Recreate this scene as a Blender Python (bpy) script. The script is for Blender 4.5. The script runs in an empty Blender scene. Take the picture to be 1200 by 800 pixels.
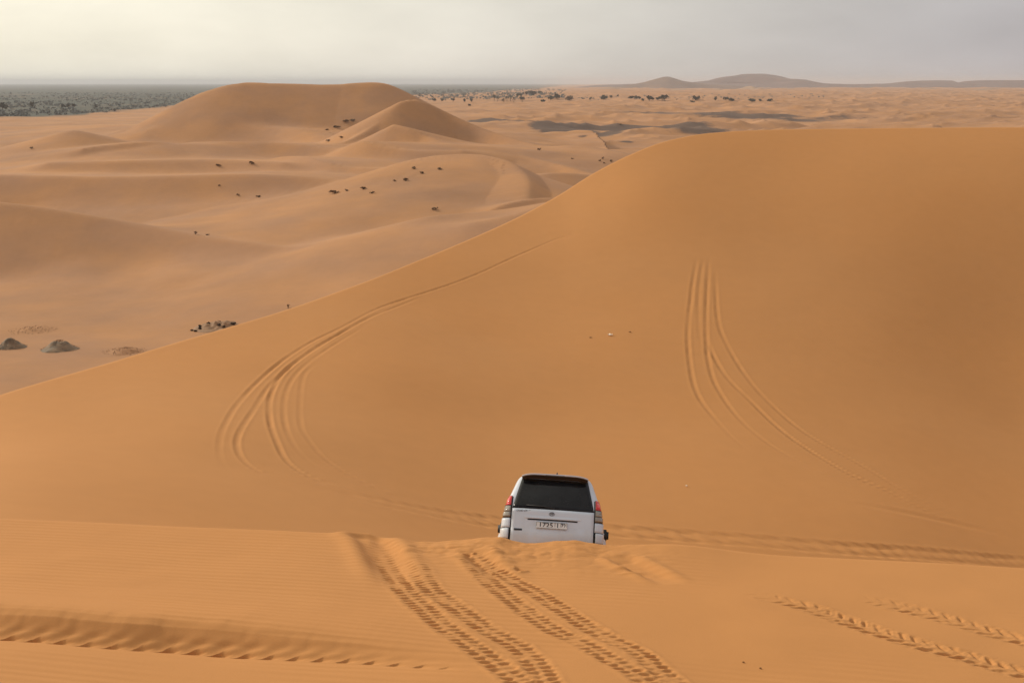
import bpy, bmesh, math, random
import numpy as np
from mathutils import Vector, Matrix, Euler

C = bpy.context.scene.collection
scene = bpy.context.scene
random.seed(7)
rng = np.random.default_rng(11)

# ------------------------------------------------------------------ camera
F, PITCH, HZ = 1400.0, math.radians(12.21), 97.0        # focal length in px of the 1200 px wide photo
cam_d = bpy.data.cameras.new('camera')
cam_d.sensor_width = 36.0
cam_d.lens = 36.0 * F / 1200.0
cam_d.clip_start, cam_d.clip_end = 0.1, 90000.0
cam = bpy.data.objects.new('camera', cam_d)
C.objects.link(cam)
cam.location = (0, 0, 0)
cam.rotation_euler = (math.pi / 2 - PITCH, 0, 0)
scene.camera = cam
scene.view_settings.view_transform = 'Standard'
scene.view_settings.look = 'None'
scene.view_settings.exposure = 0.08
scene.view_settings.gamma = 1.0
CP, SP = math.cos(PITCH), math.sin(PITCH)

# ------------------------------------------------------------------ world and sun
SUN_AZ, SUN_EL = math.radians(-55), math.radians(26)     # azimuth measured from +Y, negative = to the left
sdir = Vector((math.sin(SUN_AZ) * math.cos(SUN_EL), math.cos(SUN_AZ) * math.cos(SUN_EL), math.sin(SUN_EL)))
world = bpy.data.worlds.new("World")
scene.world = world
world.use_nodes = True
nt = world.node_tree
for n in list(nt.nodes):
    nt.nodes.remove(n)
def N(t, kind, **kw):
    n = t.nodes.new(kind)
    for k, v in kw.items():
        setattr(n, k, v)
    return n
def mathn(t, op, a, b=None, clamp=False):
    n = N(t, 'ShaderNodeMath', operation=op, use_clamp=clamp)
    for i, v in enumerate((a, b)):
        if v is None: continue
        if isinstance(v, (int, float)): n.inputs[i].default_value = v
        else: t.links.new(v, n.inputs[i])
    return n.outputs[0]
def mixc(t, fac, a, b, blend='MIX'):
    n = N(t, 'ShaderNodeMix', data_type='RGBA', blend_type=blend)
    for i, v in ((0, fac), (6, a), (7, b)):
        if isinstance(v, (int, float)): n.inputs[i].default_value = v
        elif isinstance(v, tuple): n.inputs[i].default_value = (*v, 1)
        else: t.links.new(v, n.inputs[i])
    return n.outputs[2]
sky = N(nt, 'ShaderNodeTexSky', sky_type='NISHITA', sun_disc=False)
sky.sun_elevation, sky.sun_rotation = SUN_EL, SUN_AZ
sky.dust_density, sky.air_density = 3.0, 1.0
bg1 = N(nt, 'ShaderNodeBackground'); bg1.inputs[1].default_value = 0.07
nt.links.new(sky.outputs[0], bg1.inputs[0])
geo = N(nt, 'ShaderNodeTexCoord')
dirv = geo.outputs['Generated']
dot = N(nt, 'ShaderNodeVectorMath', operation='DOT_PRODUCT')
nt.links.new(dirv, dot.inputs[0]); dot.inputs[1].default_value = sdir
glow = N(nt, 'ShaderNodeMapRange', interpolation_type='SMOOTHSTEP')
glow.inputs[1].default_value, glow.inputs[2].default_value = 0.12, 1.0
nt.links.new(dot.outputs['Value'], glow.inputs[0])
# thin high cloud: stretched noise on the direction
mp = N(nt, 'ShaderNodeMapping'); mp.inputs['Scale'].default_value = (1.6, 1.6, 5.0)
mp.inputs['Rotation'].default_value = (0.25, 0.12, 0)
nt.links.new(dirv, mp.inputs[0])
cn = N(nt, 'ShaderNodeTexNoise'); cn.inputs['Scale'].default_value = 2.4; cn.inputs['Detail'].default_value = 5; cn.inputs['Roughness'].default_value = 0.52
nt.links.new(mp.outputs[0], cn.inputs[0])
veil = mixc(nt, glow.outputs[0], (0.385, 0.368, 0.382), (0.92, 0.88, 0.72))
cl = mathn(nt, 'MULTIPLY_ADD', cn.outputs[0], 0.85); nt.nodes[-1].inputs[2].default_value = 0.79
veil2 = N(nt, 'ShaderNodeVectorMath', operation='SCALE')
nt.links.new(veil, veil2.inputs[0]); nt.links.new(cl, veil2.inputs['Scale'])
bg2 = N(nt, 'ShaderNodeBackground'); nt.links.new(veil2.outputs[0], bg2.inputs[0]); bg2.inputs[1].default_value = 1.0
mixs = N(nt, 'ShaderNodeMixShader'); mixs.inputs[0].default_value = 0.86
nt.links.new(bg1.outputs[0], mixs.inputs[1]); nt.links.new(bg2.outputs[0], mixs.inputs[2])
wo = N(nt, 'ShaderNodeOutputWorld'); nt.links.new(mixs.outputs[0], wo.inputs[0])

sun_d = bpy.data.lights.new('sun', 'SUN')
sun_d.energy = 2.3
sun_d.angle = math.radians(8)
sun_d.color = (1.0, 0.90, 0.76)
sun = bpy.data.objects.new('sun', sun_d); C.objects.link(sun)
sun.rotation_euler = sdir.to_track_quat('Z', 'Y').to_euler()

# ------------------------------------------------------------------ materials
def new_mat(name):
    m = bpy.data.materials.new(name); m.use_nodes = True
    t = m.node_tree
    b = t.nodes['Principled BSDF']
    return m, t, b
def paint(name, col, rough=0.5, metal=0.0, coat=0.0, var=0.04, scale=6.0, ior=1.45):
    m, t, b = new_mat(name)
    tc = N(t, 'ShaderNodeTexCoord')
    no = N(t, 'ShaderNodeTexNoise'); no.inputs['Scale'].default_value = scale; no.inputs['Detail'].default_value = 5
    t.links.new(tc.outputs['Object'], no.inputs[0])
    r = N(t, 'ShaderNodeMapRange'); r.inputs[3].default_value = 1 - var * 2; r.inputs[4].default_value = 1 + var * 2
    t.links.new(no.outputs[0], r.inputs[0])
    s = N(t, 'ShaderNodeVectorMath', operation='SCALE'); s.inputs[0].default_value = col
    t.links.new(r.outputs[0], s.inputs['Scale']); t.links.new(s.outputs[0], b.inputs['Base Color'])
    b.inputs['Roughness'].default_value = rough; b.inputs['Metallic'].default_value = metal
    b.inputs['Coat Weight'].default_value = coat; b.inputs['IOR'].default_value = ior
    return m

def make_sand():
    m, t, b = new_mat('sand')
    g = N(t, 'ShaderNodeNewGeometry'); P = g.outputs['Position']
    at = N(t, 'ShaderNodeAttribute', attribute_name='cover')
    sep = N(t, 'ShaderNodeSeparateColor'); t.links.new(at.outputs['Color'], sep.inputs[0])
    gravel, scrub, valley = sep.outputs
    def noise(scale, detail, vec=P, rough=0.5, dist=0.0):
        n = N(t, 'ShaderNodeTexNoise'); n.inputs['Scale'].default_value = scale; n.inputs['Detail'].default_value = detail
        n.inputs['Roughness'].default_value = rough; n.inputs['Distortion'].default_value = dist
        t.links.new(vec, n.inputs[0]); return n.outputs[0]
    def rng_(v, a, b_, c, d, sm=False):
        r = N(t, 'ShaderNodeMapRange'); 
        if sm: r.interpolation_type = 'SMOOTHSTEP'
        r.inputs[1].default_value, r.inputs[2].default_value, r.inputs[3].default_value, r.inputs[4].default_value = a, b_, c, d
        t.links.new(v, r.inputs[0]); return r.outputs[0]
    near = (0.568, 0.260, 0.087); far = (0.430, 0.231, 0.123)  # far: pinker valley sand, with some haze and dimmer light in its colour
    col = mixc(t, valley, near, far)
    # large colour drifts and fine grain
    n1 = noise(0.06, 4); n2 = noise(0.9, 5); n3 = noise(160.0, 3, rough=0.7)
    col = mixc(t, rng_(n1, 0.35, 0.65, 0.0, 0.5), col, (0.560, 0.270, 0.100), 'MIX')
    mul = mathn(t, 'ADD', rng_(n2, 0.3, 0.7, -0.015, 0.015), rng_(n3, 0.25, 0.75, -0.10, 0.10))
    # mottle of the far plain (metres scale, stretched by distance)
    n4 = noise(0.012, 6, rough=0.65); n5 = noise(0.07, 5, rough=0.7)
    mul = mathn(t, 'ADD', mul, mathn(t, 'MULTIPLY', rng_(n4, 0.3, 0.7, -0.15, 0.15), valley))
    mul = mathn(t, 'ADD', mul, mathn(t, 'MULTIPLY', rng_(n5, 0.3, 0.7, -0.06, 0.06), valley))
    mul = mathn(t, 'ADD', mul, 1.0)
    sc = N(t, 'ShaderNodeVectorMath', operation='SCALE'); t.links.new(col, sc.inputs[0]); t.links.new(mul, sc.inputs['Scale'])
    col = sc.outputs[0]
    # scrub-covered plain: grey green, mottled
    sn = noise(0.0035, 6, rough=0.7); sn2 = noise(0.03, 4, rough=0.7)
    sfac = mathn(t, 'MULTIPLY', scrub, rng_(mathn(t, 'ADD', mathn(t, 'MULTIPLY', sn, 0.55), mathn(t, 'MULTIPLY', sn2, 0.45)), 0.30, 0.50, 0.55, 1.0, True))
    col = mixc(t, sfac, col, (0.082, 0.088, 0.070))
    # dark gravel floors
    gn = noise(0.06, 7, rough=0.75)
    gf = rng_(mathn(t, 'ADD', mathn(t, 'MULTIPLY', gravel, 1.15), mathn(t, 'MULTIPLY', mathn(t, 'SUBTRACT', gn, 0.5), 1.1)), 0.32, 0.66, 0.0, 0.90, True)
    col = mixc(t, gf, col, (0.120, 0.088, 0.072))
    t.links.new(col, b.inputs['Base Color'])
    b.inputs['Roughness'].default_value = 0.95
    b.inputs['Specular IOR Level'].default_value = 0.15
    # wind ripples and grain relief
    mpn = N(t, 'ShaderNodeMapping'); mpn.inputs['Rotation'].default_value = (0, 0, math.radians(7)); mpn.inputs['Scale'].default_value = (0.22, 1, 1)
    t.links.new(P, mpn.inputs[0])
    wv = N(t, 'ShaderNodeTexWave', wave_type='BANDS', bands_direction='Y', wave_profile='SIN')
    wv.inputs['Scale'].default_value = 1.55; wv.inputs['Distortion'].default_value = 3.2
    wv.inputs['Detail'].default_value = 2.0; wv.inputs['Detail Scale'].default_value = 1.2
    t.links.new(mpn.outputs[0], wv.inputs[0])
    msk = rng_(noise(0.22, 2), 0.45, 0.62, 0.0, 1.0, True)
    bm1 = N(t, 'ShaderNodeBump'); bm1.inputs['Distance'].default_value = 0.0065
    t.links.new(mathn(t, 'MULTIPLY', msk, 0.9), bm1.inputs['Strength'])
    t.links.new(wv.outputs['Fac'], bm1.inputs['Height'])
    bm2 = N(t, 'ShaderNodeBump'); bm2.inputs['Distance'].default_value = 0.006; bm2.inputs['Strength'].default_value = 0.5
    t.links.new(noise(38.0, 4, rough=0.65), bm2.inputs['Height']); t.links.new(bm1.outputs[0], bm2.inputs['Normal'])
    bm3 = N(t, 'ShaderNodeBump'); bm3.inputs['Distance'].default_value = 0.045; bm3.inputs['Strength'].default_value = 0.35
    t.links.new(noise(0.8, 4), bm3.inputs['Height']); t.links.new(bm2.outputs[0], bm3.inputs['Normal'])
    t.links.new(bm3.outputs[0], b.inputs['Normal'])
    return m
SAND = make_sand()

# ------------------------------------------------------------------ photo pixel -> direction
def px_dir(px, py):
    """returns (X/Y, Z/Y) of the ray through a pixel of the 1200x800 photo"""
    a = (400.0 - np.asarray(py, float)) / F
    zt = (a * CP - SP) / (CP + a * SP)
    u = (np.asarray(px, float) - 600.0) / F * (CP - zt * SP)
    return u, zt
def P3(px, py, Y):
    u, zt = px_dir(px, py)
    return np.array([u * Y, Y, zt * Y])

# ------------------------------------------------------------------ noise
_perm = rng.permutation(512)
def vnoise(x, y, seed=0):
    xi = np.floor(x).astype(np.int64); yi = np.floor(y).astype(np.int64)
    fx = x - xi; fy = y - yi
    fx = fx * fx * fx * (fx * (fx * 6 - 15) + 10); fy = fy * fy * fy * (fy * (fy * 6 - 15) + 10)
    def h(a, b):
        return _perm[(_perm[(a + seed * 37) & 511] + b) & 511] / 511.0 * 2 - 1
    return (h(xi, yi) * (1 - fx) + h(xi + 1, yi) * fx) * (1 - fy) + (h(xi, yi + 1) * (1 - fx) + h(xi + 1, yi + 1) * fx) * fy
def fbm(x, y, oct=4, seed=0):
    s = 0; a = 1.0; f = 1.0; tot = 0
    for k in range(oct):
        s = s + a * vnoise(x * f + 17.3 * k, y * f - 9.1 * k, seed + k); tot += a
        a *= 0.5; f *= 2.03
    return s / tot
def smax(a, b, k):
    h = np.clip(0.5 + 0.5 * (a - b) / k, 0, 1)
    return b * (1 - h) + a * h + k * h * (1 - h)
def pchip(x, xp, yp):
    """smooth monotone-ish cubic through points"""
    xp = np.asarray(xp, float); yp = np.asarray(yp, float)
    h = np.diff(xp); dl = np.diff(yp) / h
    m = np.zeros_like(yp); m[0] = dl[0]; m[-1] = dl[-1]
    for i in range(1, len(xp) - 1):
        m[i] = 0 if dl[i - 1] * dl[i] <= 0 else (h[i - 1] + h[i]) / (h[i - 1] / dl[i] + h[i] / dl[i - 1])
    x = np.clip(x, xp[0], xp[-1]); i = np.clip(np.searchsorted(xp, x) - 1, 0, len(xp) - 2)
    tt = (x - xp[i]) / h[i]
    return ((2 * tt**3 - 3 * tt**2 + 1) * yp[i] + (tt**3 - 2 * tt**2 + tt) * h[i] * m[i]
            + (-2 * tt**3 + 3 * tt**2) * yp[i + 1] + (tt**3 - tt**2) * h[i] * m[i + 1])

# ------------------------------------------------------------------ terrain grid
OFF = 1.5
def seg(a, b, n): return np.linspace(a, b, n, endpoint=False)
rows = np.concatenate([seg(-1.0, 10.6, 24), seg(10.6, 19.7, 600), seg(19.7, 22, 30), seg(22, 45, 44), seg(45, 142, 330),
                       seg(142, 180, 34), np.geomspace(180, 620, 260, endpoint=False), np.geomspace(620, 3000, 150, endpoint=False), np.geomspace(3000, 30000, 45)])
cols = np.concatenate([-np.geomspace(2.6, 0.49, 22, endpoint=False), np.linspace(-0.49, 0.49, 820), np.geomspace(0.49, 2.6, 23)[1:]])
NR, NC = len(rows), len(cols)
GY = np.repeat(rows[:, None], NC, 1)
GX = cols[None, :] * (GY + OFF)

# foreground dune: crest seen as the near skyline
cr_px = [-500, -150, 0, 100, 200, 300, 400, 430, 446, 470, 500, 530, 552, 585, 603, 620, 640, 655, 672, 690, 705, 722, 745, 780, 800, 830, 860, 900, 1000, 1100, 1200, 1400, 1800]
cr_py = [596, 604, 609, 613, 618, 622, 626.5, 627, 632, 635, 637, 635.5, 633, 631, 636, 637.5, 636.5, 635.2, 635, 638, 640.5, 641, 640, 639, 640, 643, 647, 651.5, 657, 662, 668, 678, 690]
CREST_Y = 19.1
_u, _z = px_dir(np.array(cr_px), np.array(cr_py))
crest_c = _u * CREST_Y / (CREST_Y + OFF)
crest_z = pchip(cols, crest_c, _z * CREST_Y)
def foreground(c_z, X, Y):
    t = CREST_Y - Y
    # local crest detail fades towards the viewer
    k = np.exp(-np.clip(t, 0, None) / 0.9)
    broad = pchip(cols, crest_c[[0, 1, 2, 4, 6, 14, 21, 27, 29, 30, 31, 32]], (_z * CREST_Y)[[0, 1, 2, 4, 6, 14, 21, 27, 29, 30, 31, 32]])
    base = broad * (1 - k) + c_z * k
    up = base + 0.14 * t + 0.0036 * t * t
    w = 0.35
    lee = 0.70 * (np.sqrt(np.clip(-t, 0, None)**2 + w * w) - w)
    return np.where(t > 0, up, c_z + 0.14 * t * np.exp(t / 0.3) - lee)
fore = foreground(crest_z[None, :], GX, GY)
fore = fore + 0.05 * fbm(GX / 3.0, GY / 3.0, 3, 3) * np.clip((CREST_Y + 1 - GY) / 3, 0, 1)

churn = np.exp(-((GX - 0.1) / 2.2)**4) * np.exp(-((GY - 18.6) / 0.9)**2)
fore = fore + churn * (0.045 * fbm(GX * 1.6, GY * 1.9, 4, 23) + 0.03 * np.abs(fbm(GX * 4.0, GY * 4.0, 2, 27)))
# great dune with its bowl: control points in (pixel, distance)
rim = [(-400, 590, 44), (-150, 512, 53), (0, 465, 60), (150, 420, 71), (300, 375, 84), (420, 334, 96), (500, 302, 106), (600, 258.5, 119),
       (650, 232, 125), (700, 201, 130), (740, 181, 133), (780, 166, 136), (830, 156.5, 138.5), (900, 152.5, 140), (1000, 151, 141), (1200, 149.5, 141), (1400, 150, 140), (1800, 158, 137)]
face = [(0, 530, 45), (0, 572, 38), (0, 612, 32), (-150, 560, 43), (-150, 610, 34),
        (150, 470, 61), (150, 530, 50), (150, 620, 37),
        (300, 430, 72), (300, 500, 58), (300, 560, 49), (300, 625, 41),
        (450, 370, 88), (450, 430, 75), (450, 500, 63), (450, 600, 48),
        (600, 300, 109), (600, 350, 98), (600, 400, 88), (600, 500, 70), (600, 600, 55), (600, 650, 49),
        (750, 220, 123), (750, 300, 109), (750, 400, 90), (750, 500, 73), (750, 620, 54),
        (900, 175, 134), (900, 200, 129), (900, 250, 119), (900, 300, 110), (900, 400, 93), (900, 500, 76), (900, 600, 60), (900, 660, 53),
        (1050, 170, 135), (1050, 220, 124), (1050, 300, 111), (1050, 400, 96), (1050, 500, 80), (1050, 600, 63),
        (1200, 168, 135), (1200, 220, 124.5), (1200, 300, 113.2), (1200, 400, 101), (1200, 500, 86.5), (1200, 600, 70), (1200, 680, 59),
        (1400, 200, 128), (1400, 300, 114), (1400, 400, 102), (1400, 500, 89), (1400, 650, 67)]
cp = np.array([P3(*p) for p in rim + face])
def tps_fit(P, z, lam):
    d = np.linalg.norm(P[:, None] - P[None], axis=2)
    K = np.where(d > 0, d * d * np.log(d + 1e-9), 0) + lam * np.eye(len(P))
    A = np.zeros((len(P) + 3, len(P) + 3)); A[:-3, :-3] = K
    A[:-3, -3] = 1; A[:-3, -2:] = P; A[-3, :-3] = 1; A[-2:, :-3] = P.T
    return np.linalg.solve(A, np.concatenate([z, [0, 0, 0]]))
sc_ = 50.0
wts = tps_fit(cp[:, :2] / sc_, cp[:, 2], 0.02)
def bowl_at(X, Y):
    out = wts[-3] + wts[-2] * X / sc_ + wts[-1] * Y / sc_
    for k in range(len(cp)):
        d2 = ((X - cp[k, 0])**2 + (Y - cp[k, 1])**2) / sc_**2
        out = out + wts[k] * 0.5 * d2 * np.log(d2 + 1e-12)
    return out
rp = np.array([P3(*p) for p in rim])
rim_c = rp[:, 0] / (rp[:, 1] + OFF)
rimY = pchip(cols, rim_c, rp[:, 1]); rimZ = pchip(cols, rim_c, rp[:, 2])
rimW = np.interp(cols, [-0.5, -0.1, 0.02, 0.12, 0.3], [1.2, 1.5, 4.0, 9.0, 14.0])
r0, r1 = np.searchsorted(rows, 19.0), np.searchsorted(rows, 175.0)
bowl = np.full((NR, NC), -60.0)
sub = slice(r0, r1)
Yc = np.minimum(GY[sub], rimY[None, :])
Xc = cols[None, :] * (Yc + OFF)
fz = bowl_at(Xc, Yc)
fz_rim = bowl_at(cols * (rimY + OFF), rimY)
corr = (rimZ - fz_rim)[None, :] * np.exp(-(rimY[None, :] - Yc) / 14.0)
over = np.clip(GY[sub] - rimY[None, :], 0, None)
bowl[sub] = fz + corr - 0.48 * (np.sqrt(over**2 + rimW[None, :]**2) - rimW[None, :]) - 0.04 * np.clip(30 - GY[sub], 0, None)**2
over2 = GY[r1:] - rimY[None, :]
bowl[r1:] = rimZ[None, :] - 0.48 * (np.sqrt(over2**2 + rimW[None, :]**2) - rimW[None, :])
bowl = bowl + 0.22 * fbm(GX / 22, GY / 22, 3, 9) * np.clip((GY - 30) / 20, 0, 1) * np.clip(np.abs(GY - rimY[None, :]) / 12, 0.1, 1)

# dune valley and plain beyond
BASE = -30.0
r2 = np.searchsorted(rows, 50.0)
VX, VY = GX[r2:], GY[r2:]
vs = np.clip((VY - 130) / 300, 0, 1)
ang = VX / VY
lift = np.interp(VY, [110, 160, 200, 240, 280, 330, 365, 400, 450, 520, 650, 850, 1500], [-1.5, -3.6, -3.6, -2.2, -0.6, 0.6, 1.5, 3.5, 6.0, 7.5, 3.5, 2.6, 0]) * np.clip((0.05 - ang) / 0.08, 0, 1)
base = BASE + lift + 0.9 * fbm(VX / 70, VY / 70, 3, 21) * (0.5 + vs)
midf = np.clip((VY - 420) / 300, 0, 1) * np.clip((6000 - VY) / 3000, 0, 1)
rgt = np.clip((ang + 0.09) / 0.12, 0, 1)
# erg on the right: small dunes in rows, crests oblique to the view
rx = VX * 0.92 + VY * 0.38; ry = -VX * 0.38 + VY * 0.92
rn = 1 - np.abs(fbm(rx / 190, ry / 90, 4, 31)) * 2.2
rn2 = 1 - np.abs(fbm(rx / 60, ry / 38, 3, 41)) * 2.0
base = base + midf * (0.25 + 0.75 * rgt) * (4.6 * np.clip(rn, -0.2, 1)**2 + 2.0 * np.clip(rn2, 0, 1)**2)
rr = np.clip((VY - 2200) / 1500, 0, 1) * np.clip((ang - 0.0) / 0.08, 0, 1)
base = base + rr * (9 * np.clip(1 - np.abs(fbm(rx / 420, ry / 240, 4, 51)) * 2.2, 0, 1)**1.5) * np.clip((9000 - VY) / 3000, 0, 1)

def ridge(H, pts, s_near, s_far, w=1.5, k=2.5, sink=0.0):
    """dune with its crest along pts (px, py, Y); s_near / s_far are the flank slopes on the right and left of the crest's direction"""
    P = np.array([P3(*p) for p in pts])
    # densify smoothly (Catmull-Rom)
    Q = [P[0] * 2 - P[1], *P, P[-1] * 2 - P[-2]]
    D = []
    for i in range(1, len(Q) - 2):
        for q in np.linspace(0, 1, 5, endpoint=False):
            a, b, c_, d = Q[i - 1], Q[i], Q[i + 1], Q[i + 2]
            D.append(0.5 * (2 * b + (c_ - a) * q + (2 * a - 5 * b + 4 * c_ - d) * q * q + (3 * b - a - 3 * c_ + d) * q**3))
    D.append(P[-1]); D = np.array(D)
    reach = 95.0
    m = (VX > D[:, 0].min() - reach) & (VX < D[:, 0].max() + reach) & (VY > D[:, 1].min() - reach) & (VY < D[:, 1].max() + reach)
    x, y = VX[m], VY[m]
    h = np.full(x.shape, -99.0)
    wob = 0.02 * fbm(x / 25, y / 25, 2, 61)
    for i in range(len(D) - 1):
        a, b = D[i], D[i + 1]; e = b[:2] - a[:2]; L2 = e @ e
        Ls = math.sqrt(L2); t0 = ((x - a[0]) * e[0] + (y - a[1]) * e[1]) / L2
        cr = (e[0] * (y - a[1]) - e[1] * (x - a[0])) / Ls; mz = (b[2] - a[2]) / Ls
        ss = np.where(cr > 0, s_far, s_near)
        tt = np.clip(t0 + mz * np.abs(cr) / np.sqrt(np.maximum(ss * ss - mz * mz, 0.01)) / Ls, 0, 1)
        dx = x - a[0] - tt * e[0]; dy = y - a[1] - tt * e[1]
        d = np.hypot(dx, dy)
        f = np.clip((e[0] * dy - e[1] * dx) / (np.where((t0 > 0) & (t0 < 1), np.abs(cr), d) * Ls + 1e-6) * 0.5 + 0.5, 0, 1)
        s = s_near * (1 - f) + s_far * f
        h = np.maximum(h, a[2] + tt * (b[2] - a[2]) - sink - s * (np.sqrt(d * d + w * w) - w) + wob * d)
    H[m] = smax(h, H[m], k)

H = base
# (crest points go left to right in the picture: right of the direction = towards the camera)
ridge(H, [(-200, 150, 620), (-60, 150, 600), (60, 148, 580), (130, 146, 560), (190, 148, 540)], 0.10, 0.16, 3, 5)
ridge(H, [(120, 162, 492), (150, 151, 496), (168, 144, 499), (200, 128, 503), (240, 108, 508), (275, 98.3, 511), (300, 96.8, 513), (345, 98.3, 515), (395, 99.0, 517), (412, 97.6, 518), (432, 96.3, 519), (452, 98.5, 520), (470, 107, 520), (484, 116, 520)], 0.52, 0.5, 1.6, 2)
ridge(H, [(395, 170, 405), (425, 156, 416), (450, 139, 426), (466, 122, 434), (478, 117.3, 438), (492, 118, 441), (510, 126, 441), (540, 140, 436), (572, 153, 428), (620, 168, 408), (680, 189, 378), (725, 205, 350)], 0.62, 0.48, 0.7, 1.2)
ridge(H, [(462, 146, 400), (478, 150, 397), (495, 158, 393), (515, 165, 387), (545, 177, 378), (590, 181, 368), (640, 189, 352), (705, 207, 328)], 0.60, 0.22, 0.5, 1.2)
ridge(H, [(180, 151, 482), (230, 149, 484), (270, 147.5, 482), (335, 149.5, 476), (375, 158, 458), (420, 169, 440)], 0.42, 0.04, 1, 1.5)
ridge(H, [(8, 174.5, 402), (40, 169, 402), (66, 158.5, 402), (86, 152.8, 402), (104, 158, 400), (124, 166, 397)], 0.28, 0.22, 1.2, 2)
ridge(H, [(98, 174, 366), (118, 171.3, 369), (140, 169, 371), (165, 167, 374), (186, 167.5, 377)], 0.85, 0.06, 0.35, 0.8)
ridge(H, [(186, 168.5, 376), (205, 168.5, 380), (250, 168, 382)], 0.22, 0.08, 1.5, 2)
ridge(H, [(225, 167, 390), (270, 166, 386), (330, 167.5, 382), (390, 173, 372), (412, 170, 366), (425, 165.5, 362), (440, 170, 357), (480, 176, 352), (540, 176, 350)], 0.50, 0.06, 0.7, 1.2)
ridge(H, [(330, 184, 338), (345, 183, 335), (360, 185, 330), (380, 190, 323), (400, 195.5, 318), (450, 197, 314)], 0.50, 0.06, 0.5, 1.2)
ridge(H, [(-200, 204, 296), (0, 205, 294), (110, 207, 292), (200, 206, 290), (290, 204, 290), (350, 207, 288), (400, 212, 284)], 0.50, 0.05, 0.6, 1.2)
ridge(H, [(60, 190, 330), (160, 188, 330), (250, 187, 328), (330, 190, 324)], 0.45, 0.05, 0.8, 1.5)
ridge(H, [(130, 216, 300), (250, 215, 297), (330, 216, 292), (400, 213, 286), (440, 201, 284), (480, 188, 284), (520, 181.5, 286), (560, 181, 286), (592, 188, 280), (611, 201, 268), (618, 215, 255), (617, 233, 240)], 0.155, 0.52, 0.8, 1.5)
ridge(H, [(618, 206, 300), (650, 202.5, 305), (690, 205, 310), (740, 215, 310)], 0.35, 0.12, 0.8, 1.5)
ridge(H, [(-150, 226, 232), (0, 237, 229), (90, 250, 226), (170, 264, 222), (235, 276, 217), (300, 286, 212), (345, 291, 209), (385, 292, 207)], 0.46, 0.27, 1.0, 1.5)
ridge(H, [(400, 290, 205), (430, 281, 206), (470, 264, 209), (510, 253, 212), (555, 249.5, 214), (600, 248, 215), (660, 246, 215)], 0.13, 0.30, 1.5, 1.5)
ridge(H, [(578, 246, 230), (592, 240, 232), (612, 235.5, 234), (640, 232.5, 236), (668, 236, 236)], 0.85, 0.15, 0.35, 0.6)
ridge(H, [(560, 262, 200), (610, 252, 205), (650, 238, 215), (700, 225, 225)], 0.3, 0.3, 1.5, 3)
far = np.full((NR, NC), -60.0); far[r2:] = H

Z = smax(fore, bowl, 1.6)
Z = smax(Z, far, 1.2)
Z0 = Z.copy()

def interp_grid(G, X, Y):
    ri = np.interp(Y, rows, np.arange(NR)); ci = np.interp(X / (Y + OFF), cols, np.arange(NC))
    r = np.clip(ri.astype(int), 0, NR - 2); c = np.clip(ci.astype(int), 0, NC - 2)
    a, b = ri - r, ci - c
    return (G[r, c] * (1 - a) + G[r + 1, c] * a) * (1 - b) + (G[r, c + 1] * (1 - a) + G[r + 1, c + 1] * a) * b
_ys = np.concatenate([np.linspace(8, 60, 1500), np.linspace(60.2, 700, 4000), np.geomspace(701, 40000, 4000)])
def ground_at(px, py):
    """first point of the sand seen through a photo pixel"""
    u, zt = px_dir(px, py)
    h = interp_grid(Z0, u * _ys, _ys)
    d = zt * _ys - h
    i = np.argmax(d < 0) if (d < 0).any() else len(_ys) - 1
    if i > 0:
        tt = d[i - 1] / (d[i - 1] - d[i] + 1e-12); Y = _ys[i - 1] + tt * (_ys[i] - _ys[i - 1])
    else: Y = _ys[0]
    return np.array([u * Y, Y, float(interp_grid(Z0, np.array([u * Y]), np.array([Y]))[0])])
def zat(x, y): return float(interp_grid(Z, np.array([x]), np.array([y]))[0])

def path(pts, rows_range=(8, 170)):
    P = np.array([ground_at(*p)[:2] for p in pts])
    Q = [P[0] * 2 - P[1], *P, P[-1] * 2 - P[-2]]; D = []
    for i in range(1, len(Q) - 2):
        for q in np.linspace(0, 1, 6, endpoint=False):
            a, b, c_, d = Q[i - 1], Q[i], Q[i + 1], Q[i + 2]
            D.append(0.5 * (2 * b + (c_ - a) * q + (2 * a - 5 * b + 4 * c_ - d) * q * q + (3 * b - a - 3 * c_ + d) * q**3))
    D.append(P[-1]); return np.array(D)
def carve(pts, fn, reach):
    """fn(signed distance, arc length, total length) -> height change"""
    D = path(pts)
    x0, x1 = D[:, 0].min() - reach, D[:, 0].max() + reach
    ra, rb = np.searchsorted(rows, D[:, 1].min() - reach), np.searchsorted(rows, D[:, 1].max() + reach)
    m = (GX[ra:rb] > x0) & (GX[ra:rb] < x1)
    x, y = GX[ra:rb][m], GY[ra:rb][m]
    best = np.full(x.shape, 1e9); sd = np.zeros_like(x); s = np.zeros_like(x); acc = 0
    for i in range(len(D) - 1):
        a, b = D[i], D[i + 1]; e = b - a; L = math.hypot(*e)
        if L < 1e-6: continue
        tr = ((x - a[0]) * e[0] + (y - a[1]) * e[1]) / L**2
        tt = np.clip(tr, 0, 1)
        d = np.hypot(x - a[0] - tt * e[0], y - a[1] - tt * e[1]); u_ = d < best
        best = np.where(u_, d, best); s = np.where(u_, acc + tt * L, s)
        sd = np.where(u_, np.sign(e[0] * (y - a[1]) - e[1] * (x - a[0])) * d, sd); acc += L
    dz = fn(sd, s, acc, x, y); dz[best > reach] = 0
    blk = Z[ra:rb]; blk[m] += dz

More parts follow.
